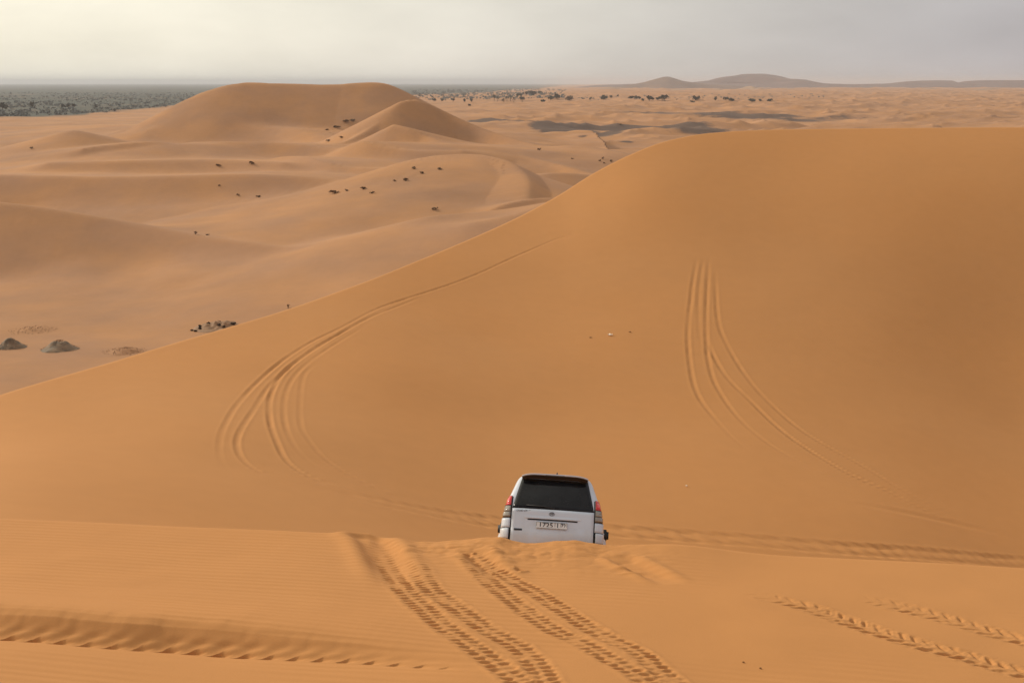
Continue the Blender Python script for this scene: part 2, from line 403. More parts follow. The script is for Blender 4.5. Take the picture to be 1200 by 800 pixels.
def rut(depth, w, berm=0.5, fade0=0.0, fade1=0.0, wob=0.0):
    def fn(d, s, L, x, y):
        env = np.ones_like(s)
        if fade0: env = env * np.clip(s / (L * fade0), 0, 1)
        if fade1: env = env * np.clip((L - s) / (L * fade1), 0, 1)
        env = env * (0.75 + 0.35 * fbm(x / 3.0, y / 3.0, 2, 5))
        t = np.abs(d) / w
        dz = -np.exp(-t**4 * 1.2) * (1 + wob * vnoise(s * 2.2, s * 0 + 3.3)) + berm * np.exp(-((t - 1.55) / 0.5)**2)
        return depth * env * dz
    return fn
def tread(depth, w, pitch, fade0=0.12, fade1=0.0, slant=1.0, lug=0.9, two=True, across=False):
    def fn(d, s, L, x, y):
        env = np.ones_like(s)
        if fade0: env = env * np.clip(s / (L * fade0), 0, 1)
        if fade1: env = env * np.clip((L - s) / (L * fade1), 0, 1)
        t = d / w; at_ = np.abs(t)
        rough = fbm(x * 1.3, y * 1.3, 2, 8)
        near_ = np.clip((s / L - 0.55) / 0.4, 0, 1)           # towards the viewer the print breaks up into lumps
        ph = (s + slant * np.abs(d) + 0.05 * rough + 0.05 * near_ * fbm(x * 6, y * 6, 2, 19)) / pitch
        if across: ph = (-y + 0.28 * x + 0.05 * rough + 0.04 * near_ * fbm(x * 6, y * 6, 2, 19)) / (pitch * 0.86)
        if two: ph = ph + np.where(d > 0, 0.45, 0)
        fr = ph - np.floor(ph)
        wd = 0.13 + 0.10 * near_ + 0.05 * fbm(x * 4, y * 4, 2, 33)
        g = np.exp(-((fr - 0.5) / wd)**2) - 0.35 * np.exp(-((fr - 0.18) / 0.16)**2)
        row = np.exp(-((at_ - 0.62) / 0.42)**4)
        amp = np.clip(0.75 + 0.9 * fbm(x * 5 + 3, y * 5, 2, 71), 0.15, 1.5)
        return depth * env * (-lug * g * row * amp - 0.16 * np.clip((1.15 - at_) / 0.3, 0, 1) + (0.10 + 0.25 * np.clip(fbm(x * 3, y * 3, 2, 91), 0, 1)) * np.exp(-((at_ - 1.4) / 0.25)**2)
                              + 0.30 * fbm(x * 12, y * 12, 3, 77) * np.clip((1.6 - at_) / 0.4, 0, 1))
    return fn

# tyre marks in the foreground, leading over the crest to the car
carve([(436, 628), (447, 642), (457, 663), (472, 688), (497, 713), (523, 737), (557, 760), (590, 783), (612, 800), (636, 826)], tread(0.036, 0.16, 0.17, 0.35, across=True), 0.5)
carve([(432, 626), (440, 634), (450, 650), (460, 668), (474, 692)], rut(0.12, 0.30, 0.35, 0.0, 0.5), 1.1)
carve([(478, 645), (490, 663), (503, 687), (523, 703), (550, 723), (580, 743), (607, 757), (630, 780), (642, 800), (660, 826)], tread(0.034, 0.16, 0.17, 0.35, across=True), 0.5)
carve([(535, 642), (552, 658), (573, 680), (600, 703), (627, 723), (653, 740), (683, 753), (713, 770), (747, 790), (760, 800), (796, 826)], tread(0.034, 0.15, 0.16, 0.2, across=True), 0.5)
carve([(545, 640), (562, 653), (587, 670), (627, 693), (653, 710), (683, 730), (713, 747), (747, 763), (773, 785), (792, 800), (828, 826)], tread(0.036, 0.15, 0.16, 0.15, across=True), 0.5)
carve([(548, 641), (570, 660), (597, 682)], rut(0.07, 0.22, 0.4, 0.2, 0.5), 0.8)
carve([(878, 692), (903, 700), (943, 710), (1000, 730), (1040, 743), (1087, 757), (1127, 767), (1167, 780), (1205, 790)], tread(0.042, 0.22, 0.20, 0.3, slant=0.8), 0.6)
carve([(1005, 700), (1040, 707), (1080, 717), (1120, 728), (1160, 740), (1205, 752)], tread(0.030, 0.22, 0.20, 0.3, slant=0.8, lug=0.9), 0.6)
# long rut on the left with a scalloped lower lip
def long_rut(d, s, L, x, y):
    end = np.clip((L - s) / 3.0, 0, 1)
    e = d / 1.0
    up = np.where(d > 0, np.interp(d, [0, 0.06, 0.20, 0.40, 0.55, 0.68, 0.9, 1.5, 2.4, 3.2], [-0.10, -0.09, -0.03, 0.10, 0.145, 0.155, 0.14, 0.075, 0.02, 0.0]),
                  np.interp(-d, [0, 0.08, 0.25, 0.6, 1.1], [-0.10, -0.080, -0.045, -0.012, 0.0]))
    ph = (s - 0.9 * d) / 0.30
    fr = ph - np.floor(ph)
    scal = -0.075 * np.clip(1 - fr * 1.8, 0, 1) * np.exp(-((d - 0.02) / 0.055)**2) * (1 + .5 * vnoise(s * 1.7, s * 0)) + 0.009 * np.exp(-((d - 0.16) / 0.10)**2) * np.sin(ph * 2 * math.pi)
    folds = 0.020 * fbm(s / 0.35, d / 1.2, 3, 15) * np.exp(-((d - 0.4) / 0.35)**2)
    return end * (up + scal + folds)
carve([(-90, 735), (0, 740), (57, 744), (133, 751), (200, 755), (283, 762), (350, 767), (420, 772), (490, 779), (560, 786)], lambda d, s, L, x, y: long_rut(d, s, L, x, y), 3.2)
# scuffs: streak on the right of the car and a broken step at the bottom edge
carve([(722, 650), (740, 660), (758, 669), (775, 677), (790, 684)], rut(0.10, 0.22, 0.6, 0.2, 0.3), 0.8)
carve([(715, 669), (740, 670), (765, 671)], rut(0.035, 0.10, 0.6, 0.3, 0.3), 0.4)
for (a, b) in (((545, 646), (552, 648)), ((604, 668), (612, 667))):
    carve([a, ((a[0] + b[0]) / 2, (a[1] + b[1]) / 2 + 0.5), b], rut(0.05, 0.09, 0.6, 0.2, 0.2), 0.35)

# tracks on the great dune
left = [[(711, 267), (680, 273), (650, 281), (610, 298), (562, 320), (501, 342), (449, 359), (405, 381), (361, 403), (317, 434), (282, 469), (263, 499), (257, 521), (260, 541), (275, 556)],
        [(462, 357), (414, 381), (379, 403), (344, 427), (317, 451), (296, 482), (280, 508), (278, 525), (287, 541), (309, 554), (352, 565), (405, 580), (457, 593), (520, 603)],
        [(500, 345), (440, 369), (387, 397), (357, 416), (331, 438), (317, 464), (316, 491), (324, 517), (339, 543), (374, 563), (430, 580), (500, 596), (570, 608)],
        [(430, 380), (401, 398), (366, 421), (344, 442), (334, 464), (333, 491), (342, 517), (362, 540), (400, 562)],
        [(372, 425), (357, 438), (352, 460), (352, 495), (361, 514), (383, 539), (427, 565), (490, 588), (560, 604)]]
for i, p in enumerate(left):
    carve(p, rut([0.050, 0.036, 0.052, 0.027, 0.018][i], 0.135, 0.5, 0.10, 0.25, 0.3), 1.0)
right = [[(817, 300), (812, 330), (810, 348), (806, 392), (810, 436), (819, 465), (841, 494), (866, 519), (900, 540)],
         [(824, 302), (819, 343), (819, 387), (824, 410)],
         [(831, 300), (828, 353), (828, 402), (832, 431), (841, 455), (866, 490), (900, 519), (945, 545), (1000, 570)],
         [(838, 315), (841, 373), (851, 402), (871, 436), (895, 465), (930, 497), (963, 519), (1010, 545), (1060, 575), (1120, 605), (1160, 620)],
         [(830, 395), (834, 412), (851, 441), (880, 470), (910, 499), (939, 521), (992, 553), (1040, 575), (1090, 600), (1150, 622)]]
for i, p in enumerate(right):
    carve(p, rut([0.050, 0.032, 0.055, 0.045, 0.055][i], 0.16, 0.5, 0.12, 0.35, 0.3), 1.0)
for dy, dp in ((0, 0.10), (4, 0.06), (9, 0.075)):
    carve([(360, 568 + dy * .3), (430, 582 + dy * .6), (500, 596 + dy * .7), (570, 606 + dy), (650, 612 + dy), (720, 618 + dy), (850, 627 + dy), (1000, 639 + dy), (1120, 648 + dy), (1230, 656 + dy)],
          rut(dp, 0.22, 0.6, 0.2, 0.12, 0.4), 1.0)
carve([(1000, 588), (1060, 600), (1120, 613), (1180, 628)], rut(0.06, 0.3, 0.5, 0.3, 0.3), 1.0)

# ------------------------------------------------------------------ ground cover masks (gravel, scrub, valley tint)
gravel = np.zeros((NR, NC)); scrub = np.zeros((NR, NC)); 
def spot(px, py, wpx, hpx, amt):
    """a gravel floor between dunes, centred where the pixel meets the ground at plain level"""
    u, zt = px_dir(px, py); Y = (BASE + 0.6) / zt; X = u * Y
    hw = wpx * 1.2 * Y / F / 2
    _, z2 = px_dir(px, py - hpx / 2); hy = abs((BASE + 0.6) / z2 - Y)
    d = np.hypot((GX - X) / hw, (GY - Y) / hy)
    gravel[:] = np.maximum(gravel, min(1, amt * 1.25) * np.clip(1.5 - d, 0, 1) * (GY > 300))
for s in [(700, 151.5, 150, 5, .8), (770, 155, 110, 7, .85), (745, 152.5, 130, 5, .8), (660, 157, 60, 6, .8), (690, 161, 60, 4.5, .8), (640, 150, 40, 3, .7), (574, 151.5, 45, 2.2, .7), (810, 157, 70, 5, .8), (675, 166.5, 16, 0.8, .6),
          (732, 171, 20, 0.8, .6), (682, 174.5, 12, 0.8, .5), (815, 137, 110, 3.0, .55), (870, 140, 120, 3.0, .6), (930, 142, 90, 2.4, .5), (760, 134.5, 60, 2.0, .5), (1000, 141, 140, 3, .35), (1120, 139, 120, 3, .3)]:
    spot(*s)
ANG = GX / np.maximum(GY, 1)
wobble = 0.02 * fbm(ANG * 30, np.log(np.maximum(GY, 1)) * 6, 4, 90)
pxa = 600 + F * ANG * 1.0
wp = pxa + 900 * wobble
# left plain begins behind the last dunes; centre plain lies farther out
Yl = np.interp(wp, [-600, 0, 100, 170, 230, 480, 560, 640, 700], [930, 930, 1030, 1250, 1600, 2900, 3400, 6000, 30000])
scrub = np.clip((GY - Yl) / (0.06 * Yl), 0, 1) * np.clip((720 - wp) / 100, 0, 1)
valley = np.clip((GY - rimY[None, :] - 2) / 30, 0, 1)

# ------------------------------------------------------------------ terrain meshes
verts = np.stack([GX, GY, Z], 2)
dr = np.gradient(verts, axis=0); dc = np.gradient(verts, axis=1)
nrm = np.cross(dc, dr); nrm /= np.linalg.norm(nrm, axis=2, keepdims=True)
idx = np.arange(NR * NC).reshape(NR, NC)
fcen_y = 0.5 * (GY[:-1, :-1] + GY[1:, 1:])
rimYf = 0.5 * (rimY[:-1] + rimY[1:])[None, :]
owner = np.where(fcen_y < 30, 0, np.where(fcen_y < rimYf + 16, 1, np.where(fcen_y < 900, 2, 3)))
def terrain(name, mask):
    f = np.stack([idx[:-1, :-1][mask], idx[:-1, 1:][mask], idx[1:, 1:][mask], idx[1:, :-1][mask]], 1)
    used, inv = np.unique(f, return_inverse=True)
    v = verts.reshape(-1, 3)[used].astype(np.float32); f = inv.reshape(-1, 4).astype(np.int32)
    me = bpy.data.meshes.new(name)
    me.vertices.add(len(v)); me.vertices.foreach_set('co', v.ravel())
    me.loops.add(f.size); me.loops.foreach_set('vertex_index', f.ravel())
    me.polygons.add(len(f)); me.polygons.foreach_set('loop_start', np.arange(0, f.size, 4, dtype=np.int32))
    me.polygons.foreach_set('loop_total', np.full(len(f), 4, np.int32))
    me.update(calc_edges=True)
    me.polygons.foreach_set('use_smooth', np.ones(len(f), bool))
    at = me.attributes.new('cover', 'FLOAT_COLOR', 'POINT')
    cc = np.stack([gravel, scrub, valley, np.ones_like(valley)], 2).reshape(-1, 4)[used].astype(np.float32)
    at.data.foreach_set('color', cc.ravel())
    me.normals_split_custom_set_from_vertices(nrm.reshape(-1, 3)[used].astype(np.float32))
    me.materials.append(SAND)
    o = bpy.data.objects.new(name, me); C.objects.link(o); o['kind'] = 'structure'
    return o
terrain('foreground_dune', owner == 0)
terrain('great_dune', owner == 1)
terrain('dune_valley', owner == 2)
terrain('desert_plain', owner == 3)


# ------------------------------------------------------------------ mesh helpers
def obj(name, bm, mats, parent=None, smooth=True):
    me = bpy.data.meshes.new(name); bmesh.ops.recalc_face_normals(bm, faces=bm.faces); bm.to_mesh(me); bm.free()
    for m in (mats if isinstance(mats, (list, tuple)) else [mats]): me.materials.append(m)
    if smooth:
        for p in me.polygons: p.use_smooth = True
    o = bpy.data.objects.new(name, me); C.objects.link(o)
    if parent: o.parent = parent
    return o
def mesh_obj(name, v, f, mats, parent=None, smooth=True, kind=None, mi=None):
    me = bpy.data.meshes.new(name); me.from_pydata([tuple(map(float, q)) for q in v], [], [tuple(map(int, q)) for q in f]); me.update()
    for m in (mats if isinstance(mats, (list, tuple)) else [mats]): me.materials.append(m)
    if mi is not None: me.polygons.foreach_set('material_index', np.array(mi, np.int32))
    if smooth: me.polygons.foreach_set('use_smooth', np.ones(len(f), bool))
    o = bpy.data.objects.new(name, me); C.objects.link(o)
    if parent: o.parent = parent
    if kind: o['kind'] = kind
    return o
def empty(name, loc, label, cat, group=None, rot=(0, 0, 0)):
    o = bpy.data.objects.new(name, None); C.objects.link(o); o.location = loc; o.rotation_euler = rot
    o['label'] = label; o['category'] = cat
    if group: o['group'] = group
    o.empty_display_size = 0.3
    return o
def box(bm, c, s, rot=None):
    M = Matrix.Translation(c) @ (rot.to_matrix().to_4x4() if rot else Matrix()) @ Matrix.Diagonal((*s, 1))
    return bmesh.ops.create_cube(bm, size=1.0, matrix=M)['verts']
def tube(bm, pts, rad, n=8, cap=True):
    rings = []
    for i, p in enumerate(pts):
        p = Vector(p)
        d = (Vector(pts[min(i + 1, len(pts) - 1)]) - Vector(pts[max(i - 1, 0)])).normalized()
        a = d.orthogonal().normalized(); b = d.cross(a)
        r = rad[i] if isinstance(rad, (list, tuple)) else rad
        rings.append([bm.verts.new(p + a * r * math.cos(k * 2 * math.pi / n) + b * r * math.sin(k * 2 * math.pi / n)) for k in range(n)])
    for i in range(len(rings) - 1):
        for k in range(n):
            bm.faces.new((rings[i][k], rings[i][(k + 1) % n], rings[i + 1][(k + 1) % n], rings[i + 1][k]))
    if cap: bm.faces.new(rings[0][::-1]); bm.faces.new(rings[-1])

# ------------------------------------------------------------------ distant hills
def hill_mat(name, c1, c2):
    m, t, b = new_mat(name)
    g = N(t, 'ShaderNodeNewGeometry'); n = N(t, 'ShaderNodeTexNoise'); n.inputs['Scale'].default_value = 0.006; n.inputs['Detail'].default_value = 7
    n.inputs['Roughness'].default_value = 0.65
    t.links.new(g.outputs['Position'], n.inputs[0])
    r = N(t, 'ShaderNodeMapRange'); r.inputs[1].default_value = 0.35; r.inputs[2].default_value = 0.65; t.links.new(n.outputs[0], r.inputs[0])
    t.links.new(mixc(t, r.outputs[0], c1, c2), b.inputs['Base Color']); b.inputs['Roughness'].default_value = 0.95
    return m
def hills(name, sil, D, depth, m, seed, erode=0.30, ny=26, step_px=1.6):
    px = np.arange(sil[0][0], sil[-1][0], step_px); top = np.interp(px, [q[0] for q in sil], [q[1] for q in sil])
    k = np.exp(-np.linspace(-2, 2, 9)**2); k /= k.sum(); top = np.convolve(np.pad(top, 4, mode='edge'), k, 'valid')
    u, zt = px_dir(px, top); zc = zt * D
    T = np.linspace(-1, 1, ny)
    X = u[None, :] * D * np.ones((ny, 1)); Y = D + T[:, None] * depth * np.ones((1, len(px)))
    X = X + depth * 0.25 * fbm(X / 400, Y / 400, 2, seed + 5)
    prof = np.clip(1 - np.abs(T[:, None])**1.25, 0, 1)
    rid = 1 - np.abs(fbm(X / (depth * .55), Y / (depth * 1.1), 4, seed)) * 2
    Zh = -38 + (zc[None, :] + 38) * prof * (1 - erode * np.clip(1 - rid, 0, 1) * (1 - prof**2) * 1.6)
    v = np.stack([X, Y, Zh], 2).reshape(-1, 3); I = np.arange(len(v)).reshape(ny, len(px))
    f = np.stack([I[:-1, :-1], I[:-1, 1:], I[1:, 1:], I[1:, :-1]], 2).reshape(-1, 4)
    return mesh_obj(name, v, f, m, kind='structure')
hm1 = hill_mat('hill_rock_brown', (0.13, 0.078, 0.070), (0.20, 0.118, 0.092))
hm2 = hill_mat('hill_sand_pale', (0.42, 0.26, 0.15), (0.34, 0.21, 0.13))
hills('hills', [(690, 103), (730, 100.5), (770, 98.5), (820, 97.5), (850, 95), (868, 90.5), (885, 87.5), (900, 86.2), (918, 88), (935, 91.5), (955, 95), (985, 97.8), (1020, 98.8), (1040, 98), (1052, 95.5), (1065, 94.3), (1085, 93.8),
       (1108, 94.3), (1120, 96), (1133, 98.2), (1145, 97.3), (1160, 95.3), (1180, 93.6), (1210, 93.6), (1240, 95), (1290, 97), (1340, 95), (1420, 97), (1500, 101)], 7200, 1100, hm1, 3, 0.6)
hills('hills', [(735, 103), (755, 99), (768, 96), (778, 92.5), (788, 89.8), (797, 89.6), (806, 91.8), (818, 94.5), (832, 96.5), (850, 99), (880, 101.5), (905, 104)], 5600, 520, hill_mat('hill_sandy_brown', (0.22, 0.13, 0.085), (0.15, 0.092, 0.068)), 13, 0.6)
for (a, b, c_, h_, D) in ((690, 725, 760, 101.2, 4300), (845, 872, 898, 99.8, 4200), (878, 893, 915, 102.3, 4000), (905, 930, 960, 103, 4100), (835, 852, 870, 102.2, 4000), (960, 1000, 1040, 103.2, 4300), (1060, 1095, 1130, 102.4, 4100), (1120, 1170, 1230, 102.8, 4000), (760, 800, 830, 103.2, 3900)):
    hills('sand_hill', [(a, 109), ((a + b) / 2, (109 + h_) / 2 - .5), (b, h_), ((b + c_) / 2, (109 + h_) / 2 + .5), (c_, 109)], D, 170, hm2, int(b), 0.5, 14, 1.4)

# ------------------------------------------------------------------ plants
def leaf_mat(name, c1, c2):
    m, t, b = new_mat(name)
    g = N(t, 'ShaderNodeTexCoord'); n = N(t, 'ShaderNodeTexNoise'); n.inputs['Scale'].default_value = 1.3; n.inputs['Detail'].default_value = 3
    t.links.new(g.outputs['Object'], n.inputs[0])
    r = N(t, 'ShaderNodeMapRange'); r.inputs[1].default_value = 0.3; r.inputs[2].default_value = 0.7; t.links.new(n.outputs[0], r.inputs[0])
    t.links.new(mixc(t, r.outputs[0], c1, c2), b.inputs['Base Color']); b.inputs['Roughness'].default_value = 0.85
    return m
LEAF = leaf_mat('tree_foliage', (0.055, 0.058, 0.034), (0.095, 0.085, 0.050))
DRY = leaf_mat('dry_brush', (0.105, 0.060, 0.030), (0.21, 0.125, 0.06))
FARLEAF = leaf_mat('far_scrub_foliage', (0.135, 0.138, 0.120), (0.19, 0.19, 0.165))  # lightened: haze over the far scrub is put into the leaf colour
WOOD = paint('bark', (0.10, 0.07, 0.045), 0.9)
MOUND = leaf_mat('grey_scrub', (0.13, 0.10, 0.065), (0.30, 0.20, 0.115))
def leaf_cloud(R, n, rx, ry, rz, zc, size, lumps=5):
    """many small leaf faces in several uneven lumps"""
    cs = [(R.uniform(-.62, .62) * rx, R.uniform(-.6, .6) * ry, zc + R.uniform(-.35, .45) * rz, R.uniform(.32, .62)) for _ in range(lumps)]
    v, f = [], []
    for k in range(n):
        c = R.choice(cs)
        while True:
            p = (R.uniform(-1, 1), R.uniform(-1, 1), R.uniform(-1, 1)); q = sum(a * a for a in p)
            if .15 < q < 1: break
        o = Vector((c[0] + p[0] * c[3] * rx, c[1] + p[1] * c[3] * ry, max(0.04 * rz, c[2] + p[2] * c[3] * rz)))
        a = Vector([R.gauss(0, 1) for _ in range(3)]).normalized(); b = a.orthogonal().normalized()
        s = size * R.uniform(.6, 1.4); i = len(v)
        v += [o - a * s, o + b * s * .55, o + a * s, o - b * s * .55]; f.append((i, i + 1, i + 2, i + 3))
    return v, f
def plant(name, px, py, w, h, label, cat, group=None, mat=LEAF, n=220, trunk=True, R=None):
    R = random.Random(int(px * 31 + py * 7))
    g = ground_at(px, py); Y = g[1]; W = w * Y / F; Hh = h * Y / F
    root = empty(name, (g[0], g[1], zat(g[0], g[1]) - 0.01 * Hh), label, cat, group, (0, 0, R.uniform(0, 6)))
    v, f = leaf_cloud(R, n, W * .5, W * .45, Hh * (.50 if trunk else .5), Hh * (.52 if trunk else .40), max(W, Hh) * .095, 6)
    mesh_obj('crown' if trunk else 'foliage', v, f, mat, root, smooth=False)
    bm = bmesh.new()
    if trunk:
        tube(bm, [(0, 0, -0.1 * Hh), (0.02 * W, 0, .2 * Hh), (0.05 * W, 0.02 * W, .5 * Hh)], [.045 * W, .035 * W, .02 * W], 6)
    for k in range(4 if trunk else 6):
        a = R.uniform(0, 6.3); z0 = .25 * Hh if trunk else 0
        tube(bm, [(0, 0, z0), (math.cos(a) * W * .2, math.sin(a) * W * .2, z0 + .25 * Hh), (math.cos(a) * W * .36, math.sin(a) * W * .36, z0 + .42 * Hh)], [.02 * W, .014 * W, .006 * W], 4)
    obj('trunk' if trunk else 'stem', bm, WOOD, root)
    return root
def palm(px, py, w, h, label, group):
    R = random.Random(int(px * 13)); g = ground_at(px, py); s = g[1] / F; Hh = h * s; W = w * s
    root = empty('palm_tree', tuple(g), label, 'palm', group)
    bm = bmesh.new(); tube(bm, [(0, 0, -.1 * Hh), (.03 * Hh, 0, .4 * Hh), (.0, 0, .8 * Hh)], [.05 * Hh, .035 * Hh, .03 * Hh], 6); obj('trunk', bm, WOOD, root)
    v, f = [], []
    for k in range(22):
        a = R.uniform(0, 6.3); el = R.uniform(-.5, 1.2); L = W * .55
        pts = [Vector((math.cos(a) * L * q * math.cos(el), math.sin(a) * L * q * math.cos(el), .8 * Hh + L * (q * math.sin(el) - .5 * q * q))) for q in (0, .35, .7, 1)]
        sd_ = Vector((-math.sin(a), math.cos(a), 0)) * L * .12
        for i in range(3):
            j = len(v); wi = (.4, 1, .8, .1); v += [pts[i] - sd_ * wi[i], pts[i] + sd_ * wi[i], pts[i + 1] + sd_ * wi[i + 1], pts[i + 1] - sd_ * wi[i + 1]]; f.append((j, j + 1, j + 2, j + 3))
    mesh_obj('crown', v, f, LEAF, root, smooth=False)
GT = 'trees standing on the pale plain below the hills'
trees = [
 (508.5, 119, 5, 4, 'small dark tree just right of the big dune\'s shoulder'),
 (518.6, 118.5, 3.5, 3.5, 'small grey tree second from the big dune\'s shoulder'),
 (531, 119.5, 4, 4, 'narrow dark tree in front of the grey green plain'),
 (544.5, 119.5, 5, 4, 'round bush on the plain left of a taller narrow one'),
 (552.5, 120, 4.5, 5, 'tall narrow bush on the plain beside a rounder one'),
 (550, 124, 4, 2.5, 'low bush nearest the dunes, under the narrow pair'),
 (612, 119.5, 7, 6, 'grey green tree right of the thick palm cluster'),
 (626, 112, 9, 5, 'dark tree at the far end of the long tree row'),
 (633, 110, 7, 3.5, 'small isolated tree above the long tree row'),
 (636.5, 119.5, 6, 3.5, 'low dark bush below the long tree row'),
 (645, 117.5, 8, 5, 'left tree of the dense double clump'),
 (653, 116.5, 8, 7, 'taller right tree of the dense double clump'),
 (668, 118, 9.5, 6, 'reddish brown round bush standing alone on the pale plain'),
 (692, 117.5, 3, 4, 'thin small tree alone between the round bushes'),
 (709, 117.5, 9, 6.5, 'wide dark round tree below the left foot of the hills'),
 (716, 114.5, 4, 3, 'small bush behind the wide dark round tree'),
 (724, 113.5, 2.5, 3, 'tiny upright bush at the foot of the hills'),
 (739, 115.5, 7, 3.5, 'low flat dark tree left of a rounder one under the brown peak'),
 (746.5, 116.5, 7.5, 4.5, 'rounded dark tree under the brown peak'),
 (753.5, 118, 5, 3, 'low bush before the row of trees under the brown peak'),
 (761, 118, 10, 6, 'wide grey tree in the row under the brown peak'),
 (771, 118, 7, 4.5, 'short left half of the biggest tree clump on the plain'),
 (779, 118, 10, 7.5, 'biggest darkest tree on the plain under the brown peak'),
 (815, 118, 9.5, 6, 'dark round tree alone between the two hill peaks'),
 (811, 119.7, 6, 1.8, 'flat scrub patch at the foot of the lone round tree'),
 (838.5, 118, 5.5, 5, 'small upright dark tree right of the lone round tree'),
 (850.5, 117, 6, 3.5, 'left bush of the pair below the tallest hill'),
 (857, 118.5, 7, 4, 'right bush of the pair below the tallest hill'),
 (881, 119.5, 10, 4.5, 'wide low bush clump below the tallest hill'),
 (891, 118.5, 5, 3, 'small bush between the wide low clump and the last bush'),
 (902, 118.5, 6, 2.8, 'rightmost low bush on the pale plain'),
 (3, 129, 11, 9, 'big dark tree at the left edge of the picture'),
 (38, 127, 5, 8, 'tall pointed tree sticking out of the far scrub'),
 (74, 127, 6, 5, 'left tree of the row at the sand\'s far edge'),
 (80, 127, 6, 5.5, 'middle tree of the row at the sand\'s far edge'),
 (86, 127, 4.5, 5.5, 'right tree of the row at the sand\'s far edge'),
 (113, 127, 5, 5, 'dark tree on the pale strip at the sand\'s far edge')]
for (px, py, w, h, lab) in trees:
    plant('desert_tree' if h > 3.6 else 'bush', px, py, w * 1.1, h * 1.05, lab, 'tree' if h > 3.6 else 'bush', GT if px > 490 else 'trees along the far edge of the sand', trunk=h > 3.6, mat=DRY if 'reddish' in lab else LEAF)
GP = 'palms of the dense cluster on the plain'
for i, (px, py, w, h) in enumerate([(579, 118, 6, 7), (583, 119, 5, 5.5), (590, 120, 6, 4.5), (594, 119, 6, 6), (598, 118.5, 6, 7), (602, 120, 5, 5)]):
    palm(px, py, w, h, ['leftmost tall palm of the cluster on the plain', 'short palm beside the leftmost tall palm', 'low palm at the middle gap of the cluster', 'middle palm of the cluster on the plain', 'tallest palm in the right half of the cluster', 'rightmost short palm of the cluster on the plain'][i], GP)
for i, px in enumerate((606.5, 611, 615.5, 620)):
    plant('desert_tree', px, 114.5 - i * 1.2, 6, 5, ['nearest tree of the slanting row that ends at the village', 'second tree of the slanting row near the village', 'third tree of the slanting row near the village', 'farthest tree of the slanting row near the village'][i], 'tree', 'slanting row of trees near the village')

# loose scrub in the distance that nobody could count
def scatter(name, n, pxr, Yr, hr, seed, label):
    R = random.Random(seed); V_, F_ = [], []
    for k in range(n):
        Y = Yr[0] * (Yr[1] / Yr[0])**R.random(); px = R.uniform(*pxr); X = (px - 600) / F * Y
        yl = float(np.interp(px, [0, 100, 170, 230, 480], [960, 1080, 1300, 1700, 2900])) if px < 480 else 0
        if Y < yl: continue
        if vnoise(np.array([X / 90.]), np.array([Y / 220.]), 5)[0] < -0.15 and R.random() < .7: continue
        z = zat(X, Y); h = R.uniform(*hr); w = h * R.uniform(.7, 1.6)
        for j in range(12):
            o = Vector((X + R.gauss(0, .45) * w, Y + R.gauss(0, .45) * w, z + h * R.uniform(.05, .9))); a = Vector([R.gauss(0, 1) for _ in range(3)]).normalized(); b = a.orthogonal()
            i = len(V_); sz = w * .33; V_ += [o - a * sz, o + b * sz * .6, o + a * sz, o - b * sz * .6]; F_.append((i, i + 1, i + 2, i + 3))
    o = mesh_obj(name, V_, F_, FARLEAF, smooth=False, kind='stuff'); o['label'] = label; o['category'] = 'scrub'
scatter('distant_scrub', 2400, (-60, 235), (960, 3600), (1.1, 2.6), 3, 'grey green belt of scrub and trees beyond the sand on the left')
scatter('distant_scrub', 700, (486, 662), (2000, 5200), (1.8, 4.5), 4, 'dotted grey green scrub on the plain right of the big dune')
scatter('distant_scrub', 260, (660, 960), (1900, 2700), (1.0, 2.4), 6, 'scattered tiny scrub dots on the pale plain under the hills')

# tiny pale village
PLASTER = paint('pale_plaster', (0.62, 0.54, 0.44), 0.9)
DOORD = paint('dark_opening', (0.08, 0.06, 0.05), 0.8)
for i, (px, py, w, h) in enumerate([(598, 107.5, 3.0, 1.6), (603, 106.3, 3.5, 1.8), (608.5, 106.8, 2.5, 1.5), (624, 105.8, 3.0, 1.8), (613, 105.4, 3, 1.4)]):
    g = ground_at(px, py); s = g[1] / F
    root = empty('house', tuple(g), ['leftmost pale flat-roofed house of the far village', 'second pale house of the far village, left of the middle', 'small middle house of the far village', 'rightmost pale house of the far village behind the tree row', 'farthest pale house at the back of the village'][i], 'house', 'pale houses of the far village', (0, 0, .3 * i))
    bm = bmesh.new(); box(bm, (0, 0, h * s * .45), (w * s, w * s * .8, h * s)); obj('wall', bm, PLASTER, root, False)
    bm = bmesh.new()
    for sx in (-1, 1): box(bm, (sx * w * s * .49, 0, h * s), (w * s * .06, w * s * .84, h * s * .14)); box(bm, (0, sx * w * s * .395, h * s * 1.003), (w * s * .9, w * s * .05, h * s * .13))
    obj('parapet', bm, PLASTER, root, False)
    bm = bmesh.new(); box(bm, (0, -w * s * .4, h * s * .3), (w * s * .16, .3, h * s * .5)); obj('door', bm, DOORD, root, False)

